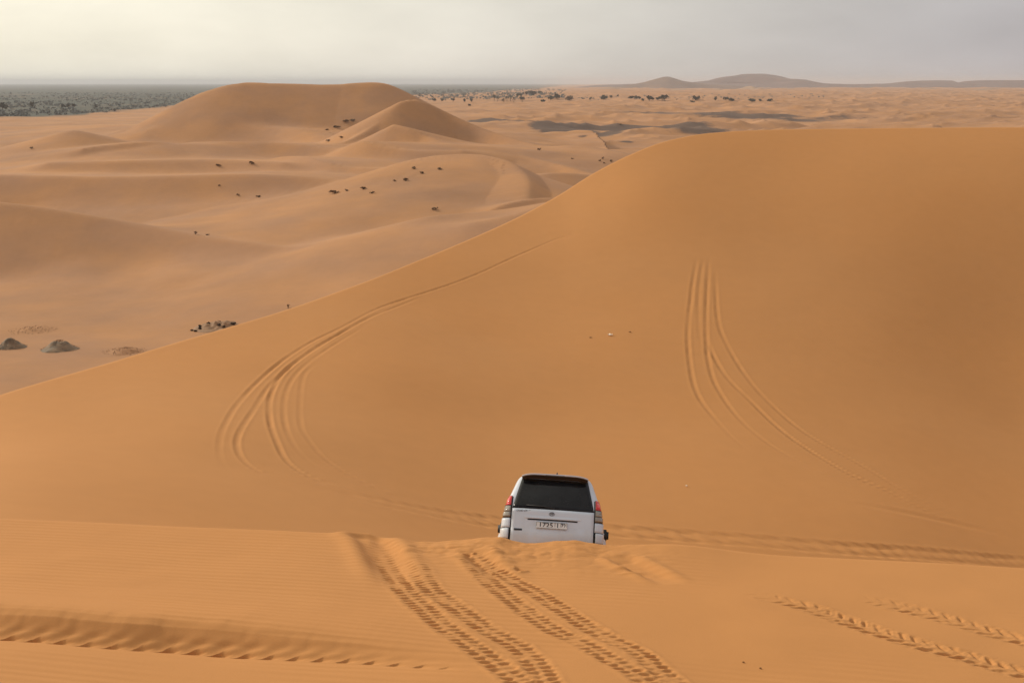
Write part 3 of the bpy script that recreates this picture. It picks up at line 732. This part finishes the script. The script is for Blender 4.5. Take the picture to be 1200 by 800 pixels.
# shrubs on the near valley dunes
GS = 'dry shrubs scattered over the valley dunes'
shrubs = [
 (229, 274.5, 5.5, 5, 'small upright dry shrub below the long pale crest on the left'),
 (243, 275.5, 5, 2, 'flat dry tuft just right of the upright shrub'),
 (405, 143, 9, 3, 'left dark shrub of the highest pair on the big dune'),
 (413, 142, 9, 3, 'right dark shrub of the highest pair on the big dune'),
 (395, 149.5, 9, 2.5, 'thin shrub just below the highest pair'),
 (383, 152.8, 6, 2, 'lowest left tuft of the slanting shrub line on the big dune'),
 (384.5, 165.5, 7, 3, 'dark shrub under the slanting shrub line'),
 (400, 162, 5.5, 3, 'small shrub right of the one under the slanting line'),
 (296, 191.5, 9, 3, 'single dark shrub in the middle of the left valley'),
 (256, 194, 8, 2, 'pale faint shrub left of the single dark shrub'),
 (392, 226.5, 13, 4.5, 'widest dark shrub, lying low on the lower valley slope'),
 (406, 224, 5, 3, 'tiny tuft right of the widest dark shrub'),
 (426, 221.5, 9, 3.5, 'brown shrub above and right of the widest one'),
 (436, 226.5, 6, 2.5, 'small tuft below the brown shrub'),
 (462, 212.5, 5, 2.5, 'faint tuft left of the dark round shrub on the nose dune'),
 (476, 212, 8, 4, 'dark round shrub, lowest of the three on the nose dune'),
 (485.5, 198, 7, 3.5, 'upper left shrub of the three on the nose dune'),
 (494.5, 203.5, 6, 3.5, 'middle right shrub of the three on the nose dune'),
 (516, 198.5, 8, 3, 'pale straw tuft near the top of the nose dune'),
 (509, 246, 10, 4, 'reddish dry shrub low on the nose dune\'s foot'),
 (257, 218, 4, 2, 'tiny tuft on the left valley above a shrub pair'),
 (279, 229, 5, 2.5, 'left tuft of the faint pair on the left valley'),
 (303, 231, 6, 2.5, 'right tuft of the faint pair on the left valley'),
 (37, 174.5, 5, 3, 'small shrub beside the small pale dune peak at far left'),
 (338, 361, 4, 7, 'thin upright dry twig above the great dune\'s rim'),
 (632, 176, 6, 3, 'lone dark shrub on the flat right of the nose dune'),
 (703, 189, 4, 3, 'left shrub of the four near the great dune\'s rim'),
 (706, 186.5, 4.5, 3.5, 'top shrub of the four near the great dune\'s rim'),
 (708, 191.5, 3.5, 2, 'lowest shrub of the four near the great dune\'s rim'),
 (716, 189.5, 5, 3, 'rightmost shrub of the four near the great dune\'s rim'),
 (727, 146.5, 4, 2.5, 'solitary dark shrub on the sand above the gravel floor'),
 (671, 186.5, 4, 2, 'tiny shrub left of the four near the rim')]
for (px, py, w, h, lab) in shrubs:
    plant('dry_shrub', px, py, w, h, lab, 'shrub', GS, mat=DRY, n=85, trunk=False)

# grey scrub-covered hummocks in the valley on the left, and the heap of brush by the rim
VSAND = None
def valley_tint(o):
    a_ = o.data.attributes.new('cover', 'FLOAT_COLOR', 'POINT'); a_.data.foreach_set('color', [0, 0, 1, 1] * len(o.data.vertices))
def hummock(px, py, w, h, label, n=700, amp=1.0):
    g = ground_at(px, py); s = g[1] / F; R = random.Random(int(px)); W = w * s; Hh = h * s
    root = empty('hummock', (g[0], g[1], zat(g[0], g[1])), label, 'hummock', 'low mounds in the valley at left')
    m, V_, F_ = 26, [], []
    for j in range(m + 1):
        for i in range(m + 1):
            a, b = i / m * 2 - 1, j / m * 2 - 1; r = math.hypot(a, b)
            x, y = a * W * .56, b * W * .6
            rq = r * (1 + .22 * float(vnoise(np.array([math.atan2(b, a) * 1.2 + px]), np.array([.5]), 2)[0])); z = Hh * (.5 + .5 * math.cos(math.pi * min(1, rq))) * (1 + .30 * float(vnoise(np.array([x * 1.3 + px]), np.array([y * 1.3]), 2)[0])) - (0.06 if r < 1 else .25)
            V_.append((x, y, z + zat(g[0] + x, g[1] + y) - zat(g[0], g[1])))
    for j in range(m):
        for i in range(m): q = j * (m + 1) + i; F_.append((q, q + 1, q + m + 2, q + m + 1))
    valley_tint(mesh_obj('mound', V_, F_, MOUND if amp == 1 else SAND, root))
    v, f = [], []
    for k in range(n):
        a = R.uniform(0, 6.3); r = R.random()**.6 * .98; x, y = r * math.cos(a) * W * .52, r * math.sin(a) * W * .55
        z = Hh * (.5 + .5 * math.cos(math.pi * r)) + zat(g[0] + x, g[1] + y) - zat(g[0], g[1]); d = Vector((R.gauss(0, .5), R.gauss(0, .5), 1)).normalized(); sdv = d.orthogonal() * .02
        L = R.uniform(.08, .28); i = len(v); o = Vector((x, y, z - .05)); v += [o - sdv, o + sdv, o + d * L]; f.append((i, i + 1, i + 2))
    mesh_obj('scrub', v, f, MOUND, root, smooth=False, kind='stuff')
    return root
hummock(13, 407, 36, 11, 'dark grey peaked mound at the left edge, half cut off')
hummock(70, 409, 44, 11, 'broad dark grey mound second from the left edge')
hummock(146, 412, 52, 5, 'flat patchy mound with thin scrub right of the grey mounds', 260, 0)
hummock(38, 387, 56, 2.4, 'very low faint grey rise behind the two dark mounds', 260, 0)
R = random.Random(5)
gc = ground_at(253, 383); s = gc[1] / F
heap = empty('brush_heap', tuple(gc), 'heap of dark dead brush and clods just over the great dune\'s rim', 'brush heap')
V_, F_ = [], []; m = 24
for j in range(m + 1):
    for i in range(m + 1):
        a, b = i / m * 2 - 1, j / m * 2 - 1; r = math.hypot(a, b); x, y = a * 29 * s, b * 3.0
        z = .62 * max(0, 1 - r**1.5) * (.8 + .7 * float(vnoise(np.array([x * 1.6]), np.array([y * 1.6]), 7)[0])) - (.05 if r < 1 else .3)
        V_.append((x, y, z + zat(gc[0] + x, gc[1] + y) - gc[2]))
for j in range(m):
    for i in range(m): q = j * (m + 1) + i; F_.append((q, q + 1, q + m + 2, q + m + 1))
mesh_obj('mound', V_, F_, [leaf_mat('dark_clod', (0.25, 0.14, 0.07), (0.36, 0.20, 0.10))], heap)
for (dx, dy, w, h) in ((-11, -2, 5, 2.6), (1, -3.6, 5, 1.8), (5, 1.5, 5.5, 2.8), (-26, 3.5, 3, 2), (-20, -1, 4, 2), (-17, 2.8, 3.5, 1.8), (-20, 5, 4, 1.5), (20, -1, 6, 2.2), (12, 3, 5, 1.5)):
    q = (gc[0] + dx * s, gc[1] - dy * .35, 0); v, f = leaf_cloud(R, 160, w * s * .55, w * s * .5, h * s * .6, h * s * .5, .10, 4)
    o = mesh_obj('brush', v, f, leaf_mat('dead_brush', (0.035, 0.022, 0.013), (0.07, 0.045, 0.025)) if dx == -11 else bpy.data.materials['dead_brush'], heap, smooth=False); o.location = (q[0] - gc[0], q[1] - gc[1], zat(q[0], q[1]) - gc[2] + .45 * max(0, 1 - math.hypot(dx / 29, dy * .35 / 3.0)**1.5) - h * s * .35)

# litter and clods on the sand
def pebble(name, px, py, w, h, label, cat, mat, seed):
    g = ground_at(px, py); s = g[1] / F; bm = bmesh.new(); bmesh.ops.create_icosphere(bm, subdivisions=2, radius=1.0); R = random.Random(seed)
    for v in bm.verts:
        k = 1 + R.uniform(-.22, .22); v.co = Vector((v.co.x * w * s * .5 * k, v.co.y * w * s * .4 * k, v.co.z * h * s * .6 * k))
    o = obj(name, bm, mat, None, False); o.location = (g[0], g[1], zat(g[0], g[1]) + h * s * .15); o['label'] = label; o['category'] = cat
    return o
CLOD = paint('sand_clod', (0.33, 0.17, 0.06), 0.95)
pebble('sand_clod', 871, 776, 3.2, 2.6, 'left of two small dark clods at the bottom edge', 'clod', CLOD, 1)
pebble('sand_clod', 891, 783, 3.6, 2.6, 'right of two small dark clods at the bottom edge', 'clod', CLOD, 2)
pebble('sand_clod', 692, 395.5, 3, 1.4, 'faint small clod left of the pale litter on the great dune', 'clod', CLOD, 3)
pebble('sand_clod', 738, 389, 3, 1.4, 'faint small clod right of the pale litter on the great dune', 'clod', CLOD, 4)
PLAS = paint('pale_plastic', (0.85, 0.72, 0.55), 0.5)
def litter(px, py, w, h, label):
    g = ground_at(px, py); s = g[1] / F; bm = bmesh.new(); n = 8
    vs_ = [[bm.verts.new(((i / n - .5) * w * s, (j / 3 - .5) * w * s * .6, .03 + h * s * (.5 + .5 * math.sin(i * 1.3 + j)) * (.4 + j * .3))) for i in range(n + 1)] for j in range(4)]
    for j in range(3):
        for i in range(n): bm.faces.new((vs_[j][i], vs_[j][i + 1], vs_[j + 1][i + 1], vs_[j + 1][i]))
    o = obj('litter', bm, PLAS, None); o.location = (g[0], g[1], zat(g[0], g[1])); o['label'] = label; o['category'] = 'litter'
    md = o.modifiers.new('thickness', 'SOLIDIFY'); md.thickness = 0.01
litter(715, 393, 5.5, 1.6, 'pale flat scrap of litter on the middle of the great dune')
litter(804.5, 570, 2.6, 1.2, 'tiny white scrap on the great dune right of the car')

# ------------------------------------------------------------------ the car
WHITE = paint('car_white_paint', (0.62, 0.67, 0.74), 0.42, coat=0.35, var=0.03, scale=2.5)
GLASS = paint('dark_tinted_glass', (0.009, 0.009, 0.010), 0.12, var=0.95, scale=2.2, ior=1.36)  # colour noise paints faint reflection patches into the glass
BLACK = paint('black_plastic', (0.02, 0.02, 0.021), 0.55)
SEAM_SHADOW = paint('panel_gap_and_shadow', (0.012, 0.012, 0.013), 0.9)
CHROME = paint('chrome', (0.6, 0.6, 0.6), 0.25, 1.0)
def lens(name, col, em=0.0):
    m = paint(name, col, 0.12, coat=0.6, var=0.10, scale=18.0); b = m.node_tree.nodes['Principled BSDF']
    return m
t = WHITE.node_tree; b = t.nodes['Principled BSDF']; src = b.inputs['Base Color'].links[0].from_socket
tc = N(t, 'ShaderNodeTexCoord'); sp_ = N(t, 'ShaderNodeSeparateXYZ'); t.links.new(tc.outputs['Object'], sp_.inputs[0])
dn = N(t, 'ShaderNodeTexNoise'); dn.inputs['Scale'].default_value = 3.5; dn.inputs['Detail'].default_value = 7; t.links.new(tc.outputs['Object'], dn.inputs[0])
dz_ = N(t, 'ShaderNodeMapRange'); dz_.inputs[1].default_value = 1.1; dz_.inputs[2].default_value = 0.5; dz_.inputs[3].default_value = -0.12; dz_.inputs[4].default_value = 0.30; t.links.new(sp_.outputs[2], dz_.inputs[0])
df = N(t, 'ShaderNodeMapRange'); df.inputs[1].default_value = 0.45; df.inputs[2].default_value = 0.95; df.inputs[4].default_value = 0.45
t.links.new(mathn(t, 'ADD', dn.outputs[0], dz_.outputs[0]), df.inputs[0])
t.links.new(mixc(t, df.outputs[0], src, (0.50, 0.40, 0.29)), b.inputs['Base Color'])      # road dust, thickest low on the body
RED = lens('red_lamp_lens', (0.62, 0.010, 0.010)); REDL = lens('red_glow_lens', (0.85, 0.10, 0.09))
SMOKE = lens('smoked_lamp_lens', (0.10, 0.075, 0.055)); CLEAR = lens('clear_lamp_lens', (0.30, 0.27, 0.23))
RUB = paint('tyre_rubber', (0.025, 0.024, 0.023), 0.85)
ALLOY = paint('alloy', (0.45, 0.45, 0.46), 0.35, 0.9)
PLATE = paint('plate_white', (0.74, 0.74, 0.72), 0.45); INK = paint('plate_ink', (0.03, 0.03, 0.035), 0.6)

def I(z, ks): return np.interp(z, [k[0] for k in ks], [k[1] for k in ks])
KW = [(.30, .84), (.45, .90), (.60, .925), (.80, .935), (1.0, .93), (1.12, .91), (1.22, .885), (1.45, .82), (1.62, .76), (1.74, .72), (1.82, .68), (1.865, .62), (1.885, .55)]
KR = [(.30, .16), (.42, .03), (.55, -.03), (.75, -.03), (.84, .0), (1.0, .02), (1.2, .05), (1.4, .15), (1.6, .26), (1.74, .34), (1.82, .38), (1.865, .42), (1.885, .52)]
KF = [(.30, 4.66), (.45, 4.76), (.65, 4.80), (.85, 4.76), (.97, 4.62), (1.05, 4.30), (1.10, 3.7), (1.16, 3.55), (1.4, 3.12), (1.6, 2.84), (1.74, 2.64), (1.82, 2.46), (1.865, 2.2), (1.885, 1.9)]
def W_(z): return I(z, KW)
def R_(z): return I(z, KR)
def F_r(z): return I(z, KF)
def wid(x, y, z): return x * (1 - 0.045 * math.exp(-max(0, y - R_(z)) / 0.55))
def surf(z, s, cr=None):
    """point of the rear half outline; s = distance from the rear centre line along the outline"""
    w = float(W_(z)); c = (0.20 if z < 1.2 else 0.16) if cr is None else cr; c = min(c, w * .6); a = w - c; q = abs(s); sg = 1 if s >= 0 else -1
    y0 = float(R_(z))
    if q <= a: x, y = q, y0 + .05 * (q / w)**2
    elif q <= a + c * math.pi / 2:
        th = (q - a) / c; x, y = a + c * math.sin(th), y0 + c * (1 - math.cos(th)) + .05 * (q / w)**2 * max(0, 1 - th)
    else: x, y = w, y0 + c + (q - a - c * math.pi / 2)
    return Vector((sg * wid(x, y, z), y, z))
def side_s(z, y): 
    w = float(W_(z)); c = min(0.20 if z < 1.2 else 0.16, w * .6); return w - c + c * math.pi / 2 + (y - float(R_(z)) - c)
def outline(z, n=20):
    w = float(W_(z)); L = float(F_r(z)); c = 0.20 if z < 1.2 else 0.16; c = min(c, w * .6); a = w - c
    pts = [surf(z, a * i / 5) for i in range(6)] + [surf(z, a + c * math.pi / 2 * i / 6) for i in range(1, 7)]
    ys = float(R_(z)) + c; cf = min(.38, w * .6); ye = L - cf
    for i in range(1, 25): y = ys + (ye - ys) * i / 24; pts.append(Vector((wid(w, y, z), y, z)))
    for i in range(1, 7): th = math.pi / 2 * i / 6; pts.append(Vector((w - cf + cf * math.cos(th), ye + cf * math.sin(th), z)))
    for i in range(1, 5): pts.append(Vector(((w - cf) * (1 - i / 4), L + .06 * (1 - (1 - i / 4)**2), z)))
    return pts
crest_yz = (CREST_Y, )
PC = math.radians(29.0)
car = empty('car', (0, 0, 0), 'white four-wheel-drive car nosing down over the dune crest, tail lamps and plate visible', 'car')
def build_shell():
    bm = bmesh.new(); zs = [.30, .36, .42, .5, .58, .66, .74, .82, .9, .97, 1.02, 1.06, 1.10, 1.13, 1.18, 1.25, 1.35, 1.45, 1.55, 1.65, 1.74, 1.79, 1.83, 1.865, 1.885]
    rings = []
    for z in zs:
        h = outline(z); pts = h + [Vector((-p.x, p.y, p.z)) for p in reversed(h[1:-1])]
        rings.append([bm.verts.new(p) for p in pts])
    n = len(rings[0])
    for i in range(len(rings) - 1):
        for k in range(n):
            vs_ = (rings[i][k], rings[i][(k + 1) % n], rings[i + 1][(k + 1) % n], rings[i + 1][k])
            c = sum((v.co for v in vs_), Vector()) / 4
            if abs(c.x) > .8 and any(math.hypot(c.y - wy, c.z - .36) < .41 for wy in (1.05, 3.84)): continue
            bm.faces.new(vs_)
    cen = bm.verts.new((0, 1.28, 1.895))
    for k in range(n): bm.faces.new((rings[-1][k], rings[-1][(k + 1) % n], cen))
    bm.faces.new(rings[0][::-1])
    return obj('body', bm, WHITE, car)
body = build_shell()
def patch(name, z0, z1, s0, s1, mat, parent=None, off=.006, th=.02, ns=10, nz=8, side=1, both=False):
    """panel lying on the car's outline between two heights, s0/s1 numbers or functions of z"""
    bm = bmesh.new(); f0 = s0 if callable(s0) else (lambda z: s0); f1 = s1 if callable(s1) else (lambda z: s1)
    out, inn = [], []
    for j in range(nz + 1):
        z = z0 + (z1 - z0) * j / nz; ro, ri = [], []
        for i in range(ns + 1):
            s_ = (f0(z) + (f1(z) - f0(z)) * i / ns) * side; p = surf(z, s_); e = .004
            du = surf(z, s_ + e) - surf(z, s_ - e); dv = surf(min(z + e, 1.88), s_) - surf(z - e, s_); nn = du.cross(dv).normalized()
            if nn.y > 0 and abs(p.x) < .5 or nn.dot(Vector((p.x, p.y - 2, 0))) < 0: nn = -nn
            ro.append(bm.verts.new(p + nn * off)); ri.append(bm.verts.new(p - nn * th))
        out.append(ro); inn.append(ri)
    for j in range(nz):
        for i in range(ns): bm.faces.new((out[j][i], out[j][i + 1], out[j + 1][i + 1], out[j + 1][i]))
    for j in range(nz):
        for i in (0, ns): bm.faces.new((out[j][i], out[j + 1][i], inn[j + 1][i], inn[j][i]))
    for i in range(ns):
        for j in (0, nz): bm.faces.new((out[j][i], out[j][i + 1], inn[j][i + 1], inn[j][i]))
    return obj(name, bm, mat, parent or car)
gate = patch('tailgate', .50, 1.195, -.760, .760, WHITE, off=.012, ns=24, nz=12)
gz = lambda z: .758 - (z - 1.2) * .225
glass = patch('rear_window', 1.205, 1.785, lambda z: -gz(z), gz, GLASS, off=.010, ns=20, nz=10)
patch('seam', .50, 1.42, -.780, -.760, SEAM_SHADOW, body, off=.003, ns=1, nz=12); patch('seam', .50, 1.42, .760, .780, SEAM_SHADOW, body, off=.003, ns=1, nz=12)
for sd in (1, -1):
    lamp = patch('tail_light', 1.025, 1.435, .780, lambda z: .985 - (z - 1.02) * .22, SMOKE, off=.012, side=sd, ns=8, nz=12)
    patch('lens', 1.245, 1.425, .787, lambda z: .975 - (z - 1.02) * .22, RED, lamp, off=.022, side=sd, ns=6, nz=6)
    patch('lens_glow', 1.285, 1.375, .815, .90, REDL, lamp, off=.027, side=sd, ns=4, nz=4)  # paler red patch painting the lamp's glowing centre
    patch('lens', 1.135, 1.225, .789, .955, CLEAR, lamp, off=.022, side=sd, ns=6, nz=4)
    patch('lens', 1.045, 1.115, .789, .968, CLEAR, lamp, off=.022, side=sd, ns=6, nz=4)
    patch('trim', 1.228, 1.242, .782, .97, BLACK, lamp, off=.020, side=sd, ns=6, nz=1)
    patch('quarter_panel', .845, 1.012, .785, 1.03, WHITE, off=.010, side=sd, ns=8, nz=4)
    patch('seam', .828, .843, .780, 1.05, SEAM_SHADOW, body, off=.004, side=sd, ns=8, nz=1); patch('seam', 1.011, 1.026, .780, 1.0, SEAM_SHADOW, body, off=.004, side=sd, ns=8, nz=1)
    bmp = patch('bumper_corner', .645, .826, .800, 1.08, WHITE, off=.018, side=sd, ns=10, nz=5)
    patch('seam', .50, .83, .780, .800, SEAM_SHADOW, bmp, off=.008, side=sd, ns=1, nz=4)
    patch('valance', .585, .642, .800, 1.07, BLACK, off=.012, side=sd, ns=8, nz=2)
    # side windows and doors
    for nm, y0, y1, z0, z1 in (('side_window', .62, 1.42, 1.24, 1.66), ('side_window', 1.50, 2.34, 1.22, 1.69), ('side_window', 2.40, 2.95, 1.22, 1.66)):
        patch(nm, z0, z1, lambda z, y=y0: side_s(z, y + (z - 1.2) * (.35 if y == .62 else 0)), lambda z, y=y1: side_s(z, y - (z - 1.2) * (.55 if y == 2.95 else 0)) , GLASS, off=.006, side=sd, ns=6, nz=5)
    for y0, y1 in ((1.50, 2.36), (2.39, 3.35)):
        d = patch('door', .52, 1.19, lambda z, y=y0: side_s(z, y), lambda z, y=y1: side_s(z, y), WHITE, off=.010, side=sd, ns=6, nz=8)
        bm = bmesh.new(); box(bm, (sd * (float(W_(1.02)) + .035), y0 + .16, 1.04), (.03, .17, .035)); bmesh.ops.bevel(bm, geom=bm.edges[:], offset=.008, segments=2, affect='EDGES'); obj('handle', bm, WHITE, d)
    # mirror on its arm
    bm = bmesh.new(); vs_ = box(bm, (sd * 1.02, 3.02, 1.21), (.19, .12, .24)); bmesh.ops.bevel(bm, geom=bm.edges[:], offset=.045, segments=3, affect='EDGES')
    mir = obj('side_mirror', bm, BLACK, car)
    bm = bmesh.new(); tube(bm, [(sd * .86, 3.08, 1.15), (sd * .98, 3.05, 1.15)], .03, 8); obj('arm', bm, BLACK, mir)
    # wheel arch flares
    for wy in (1.05, 3.84):
        bm = bmesh.new(); rows_ = []
        for k in range(19):
            a = math.radians(-8 + 196 * k / 18); cy, cz = math.cos(a), math.sin(a); row = []
            for rr_, xo in ((.405, -.05), (.41, .052), (.44, .068), (.49, .055), (.545, -.004)):
                z = max(.31, .36 + rr_ * cz); y = wy + rr_ * cy; row.append(bm.verts.new((sd * (wid(float(W_(z)), y, z) + xo), y, z)))
            rows_.append(row)
        for k in range(18):
            for q in range(4): bm.faces.new((rows_[k][q], rows_[k][q + 1], rows_[k + 1][q + 1], rows_[k + 1][q]))
        obj('wheel_arch', bm, WHITE, car)
        # wheel
        bm = bmesh.new(); prof = [(-.11, .24), (-.13, .30), (-.13, .355), (-.10, .385), (0, .39), (.10, .385), (.13, .355), (.13, .30), (.11, .24)]; rg = []
        for k in range(32):
            a = 2 * math.pi * k / 32; rg.append([bm.verts.new((sd * .81 + px_, wy + r_ * math.cos(a), .36 + r_ * math.sin(a) )) for px_, r_ in prof])
        for k in range(32):
            for q in range(8): bm.faces.new((rg[k][q], rg[k][q + 1], rg[(k + 1) % 32][q + 1], rg[(k + 1) % 32][q]))
        wh = obj('wheel', bm, RUB, car)
        bm = bmesh.new()
        for k in range(32):
            a = 2 * math.pi * k / 32
        r1_ = bmesh.ops.create_cone(bm, cap_ends=True, segments=32, radius1=.245, radius2=.245, depth=.16, matrix=Matrix.Translation((sd * .81, wy, .36)) @ Matrix.Rotation(math.pi / 2, 4, 'Y'))
        obj('rim', bm, BLACK, wh, False)
        bm = bmesh.new()
        for k in range(6): box(bm, (sd * .90, wy + .12 * math.cos(k * math.pi / 3), .36 + .12 * math.sin(k * math.pi / 3)), (.03, .20, .055), Euler((k * math.pi / 3, 0, 0)))
        obj('spoke', bm, ALLOY, wh, False)
    # headlight
    bm = bmesh.new(); box(bm, (sd * .66, 4.66, .86), (.38, .16, .20), Euler((0, 0, -sd * .35))); bmesh.ops.bevel(bm, geom=bm.edges[:], offset=.05, segments=3, affect='EDGES'); obj('headlight', bm, CLEAR, car)
# windscreen, grille
def front_quad(name, pts, mat, th=.02):
    bm = bmesh.new(); a = [bm.verts.new(p) for p in pts]; b = [bm.verts.new((p[0], p[1] - th, p[2] - th)) for p in pts]; bm.faces.new(a); bm.faces.new(b[::-1])
    for i in range(4): bm.faces.new((a[i], a[(i + 1) % 4], b[(i + 1) % 4], b[i]))
    return obj(name, bm, mat, car, False)
front_quad('windscreen', [(-.70, 3.62, 1.20), (.70, 3.62, 1.20), (.60, 2.78, 1.76), (-.60, 2.78, 1.76)], GLASS)
front_quad('grille', [(-.42, 4.88, .72), (.42, 4.88, .72), (.40, 4.80, .95), (-.40, 4.80, .95)], BLACK)
# roof spoiler with a dark underside and high brake light
bm = bmesh.new(); rws = []
for i in range(17):
    x = -.60 + 1.20 * i / 16; e = (abs(x) / .60)**6; zt_ = 1.882 - .035 * e; yb = .225 + .07 * e
    rws.append([bm.verts.new(p) for p in ((x, .62, zt_ + .022 - .02 * e), (x, yb + .12, zt_ + .012), (x, yb, zt_ - .012), (x, yb + .01, zt_ - .034), (x, yb + .10, zt_ - .045), (x, .62, zt_ - .05))])
for i in range(16):
    for q in range(5): bm.faces.new((rws[i][q], rws[i + 1][q], rws[i + 1][q + 1], rws[i][q + 1]))
sp = obj('roof_spoiler', bm, WHITE, car)
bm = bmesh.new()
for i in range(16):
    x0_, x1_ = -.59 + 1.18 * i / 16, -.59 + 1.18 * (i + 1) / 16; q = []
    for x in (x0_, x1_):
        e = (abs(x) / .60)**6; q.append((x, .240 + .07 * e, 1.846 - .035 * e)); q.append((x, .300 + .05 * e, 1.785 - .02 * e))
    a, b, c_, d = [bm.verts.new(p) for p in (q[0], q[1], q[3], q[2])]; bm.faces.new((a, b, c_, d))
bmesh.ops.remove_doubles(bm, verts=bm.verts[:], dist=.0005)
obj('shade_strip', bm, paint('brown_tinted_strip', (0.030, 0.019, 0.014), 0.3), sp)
bm = bmesh.new(); box(bm, (0, .235, 1.845), (.34, .012, .016)); obj('brake_light', bm, SMOKE, sp, False)
bm = bmesh.new(); tube(bm, [(.03, .62, 1.88), (.03, .60, 1.95), (.03, .585, 1.975)], [.022, .014, .006], 8); obj('antenna', bm, BLACK, car)
bm = bmesh.new(); tube(bm, [(.02, .0, 1.225), (-.18, .035, 1.25), (-.48, .06, 1.262)], [.014, .010, .007], 6); obj('rear_wiper', bm, BLACK, car)
# handle garnish above the plate, a dark strip painting the shadow under it, plate, writing and marks
def on_gate(x, z, off): p = surf(z, x); return Vector((p.x, p.y - off, p.z))
bm = bmesh.new(); rws = []
for i in range(21):
    x = -.53 + 1.06 * i / 20; e = 1 - (abs(x) / .53)**6; z = 1.035
    p = on_gate(x, z, .012); rws.append([bm.verts.new(v) for v in ((p.x, p.y + .005, z + .045), (p.x, p.y - .006 * e, z + .018), (p.x, p.y - .016 * e, z), (p.x, p.y - .014 * e, z - .012), (p.x, p.y + .005, z - .016))])
for i in range(20):
    for q in range(4): bm.faces.new((rws[i][q], rws[i + 1][q], rws[i + 1][q + 1], rws[i][q + 1]))
gar = obj('garnish', bm, WHITE, gate)
patch('garnish_shadow', .996, 1.016, -.46, .46, SEAM_SHADOW, gate, off=.020, ns=16, nz=1)
def slab(name, x0, x1, z0, z1, off, mat, parent, th=.012):
    bm = bmesh.new(); c = on_gate((x0 + x1) / 2, (z0 + z1) / 2, off); t = math.atan2(float(R_(z1) - R_(z0)), z1 - z0)
    box(bm, c, (x1 - x0, th, z1 - z0), Euler((-t, 0, 0))); bmesh.ops.bevel(bm, geom=bm.edges[:], offset=.003, segments=1, affect='EDGES')
    return obj(name, bm, mat, parent, False)
plate = slab('licence_plate', -.285, .265, .852, .972, .030, PLATE, car)
bm = bmesh.new()
for (x0, x1, z0, z1) in ((-.28, .26, .856, .861), (-.28, .26, .963, .968), (-.28, -.275, .856, .968), (.255, .26, .856, .968), (.045, .051, .856, .968), (.148, .154, .856, .968)):
    c = on_gate(-.01, (z0 + z1) / 2, .0375); box(bm, ((x0 + x1) / 2, c.y, (z0 + z1) / 2), (x1 - x0, .003, z1 - z0))
obj('plate_border', bm, INK, plate, False)
def text(body_, x, z, size, off, mat, parent, name, shear=0.0, sx=1.0):
    cu = bpy.data.curves.new(name, 'FONT'); cu.body = body_; cu.size = size; cu.align_x = 'CENTER'; cu.align_y = 'CENTER'; cu.extrude = .002; cu.shear = shear
    cu.offset = size * .012; cu.materials.append(mat)
    o = bpy.data.objects.new(name, cu); C.objects.link(o); o.parent = parent; o.location = on_gate(x, z, off); o.rotation_euler = (math.pi / 2, 0, 0); o.scale = (sx, 1, 1)
    bpy.context.view_layer.update()
    me = bpy.data.meshes.new_from_object(o.evaluated_get(bpy.context.evaluated_depsgraph_get())); me.name = name
    m_ = bpy.data.objects.new(name, me); C.objects.link(m_); m_.parent = parent; m_.location = o.location; m_.rotation_euler = o.rotation_euler; m_.scale = o.scale
    bpy.data.objects.remove(o); bpy.data.curves.remove(cu)
    return m_
text('1725', -.118, .912, .115, .0385, INK, plate, 'plate_lettering', sx=1.12)
text('I', .10, .912, .115, .0385, INK, plate, 'plate_lettering')
text('72', .204, .912, .108, .0385, INK, plate, 'plate_lettering', sx=.80)
text('LAND CRUISER', -.525, 1.158, .046, .0145, paint('badge_grey', (0.16, 0.16, 0.165), 0.35, .6), gate, 'badge_lettering', .3, .95)
slab('badge', -.70, -.555, .795, .832, .015, BLACK, gate)
bm = bmesh.new(); c = on_gate(-.02, 1.12, .018)
for (rx_, rz_, dz) in ((.046, .031, 0), (.018, .030, 0), (.033, .012, .013)):
    pts = [(c.x + rx_ * math.cos(a * math.pi / 8), c.y, c.z + dz + rz_ * math.sin(a * math.pi / 8)) for a in range(17)]; tube(bm, pts, .0045, 6)
obj('emblem', bm, CHROME if False else paint('emblem_grey', (0.22, 0.22, 0.23), 0.3, .8), gate)
# pose
px0, py0, dist = 645.8, 638.3, 19.75
tgt = Vector(P3(px0, py0, dist))
Rm = Matrix.Rotation(math.radians(-2.1), 3, 'Z') @ Matrix.Rotation(-PC, 3, 'X') @ Matrix.Rotation(math.radians(2.9), 3, 'Y')
car.rotation_euler = Rm.to_euler()
car.location = tgt - Rm @ Vector((0, 0, .575))

# ------------------------------------------------------------------ haze
bm = bmesh.new(); box(bm, (0, 15500, 9), (170000, 33000, 106))
hz_m = bpy.data.materials.new('haze_air'); hz_m.use_nodes = True; t = hz_m.node_tree; t.nodes.remove(t.nodes['Principled BSDF'])
pv = N(t, 'ShaderNodeVolumePrincipled'); pv.inputs['Color'].default_value = (0.74, 0.755, 0.80, 1); pv.inputs['Density'].default_value = 0.000080; pv.inputs['Anisotropy'].default_value = 0.2
t.links.new(pv.outputs[0], t.nodes['Material Output'].inputs['Volume'])
hz = obj('haze', bm, hz_m, None, False); hz['kind'] = 'stuff'
scene.cycles.volume_bounces = 1
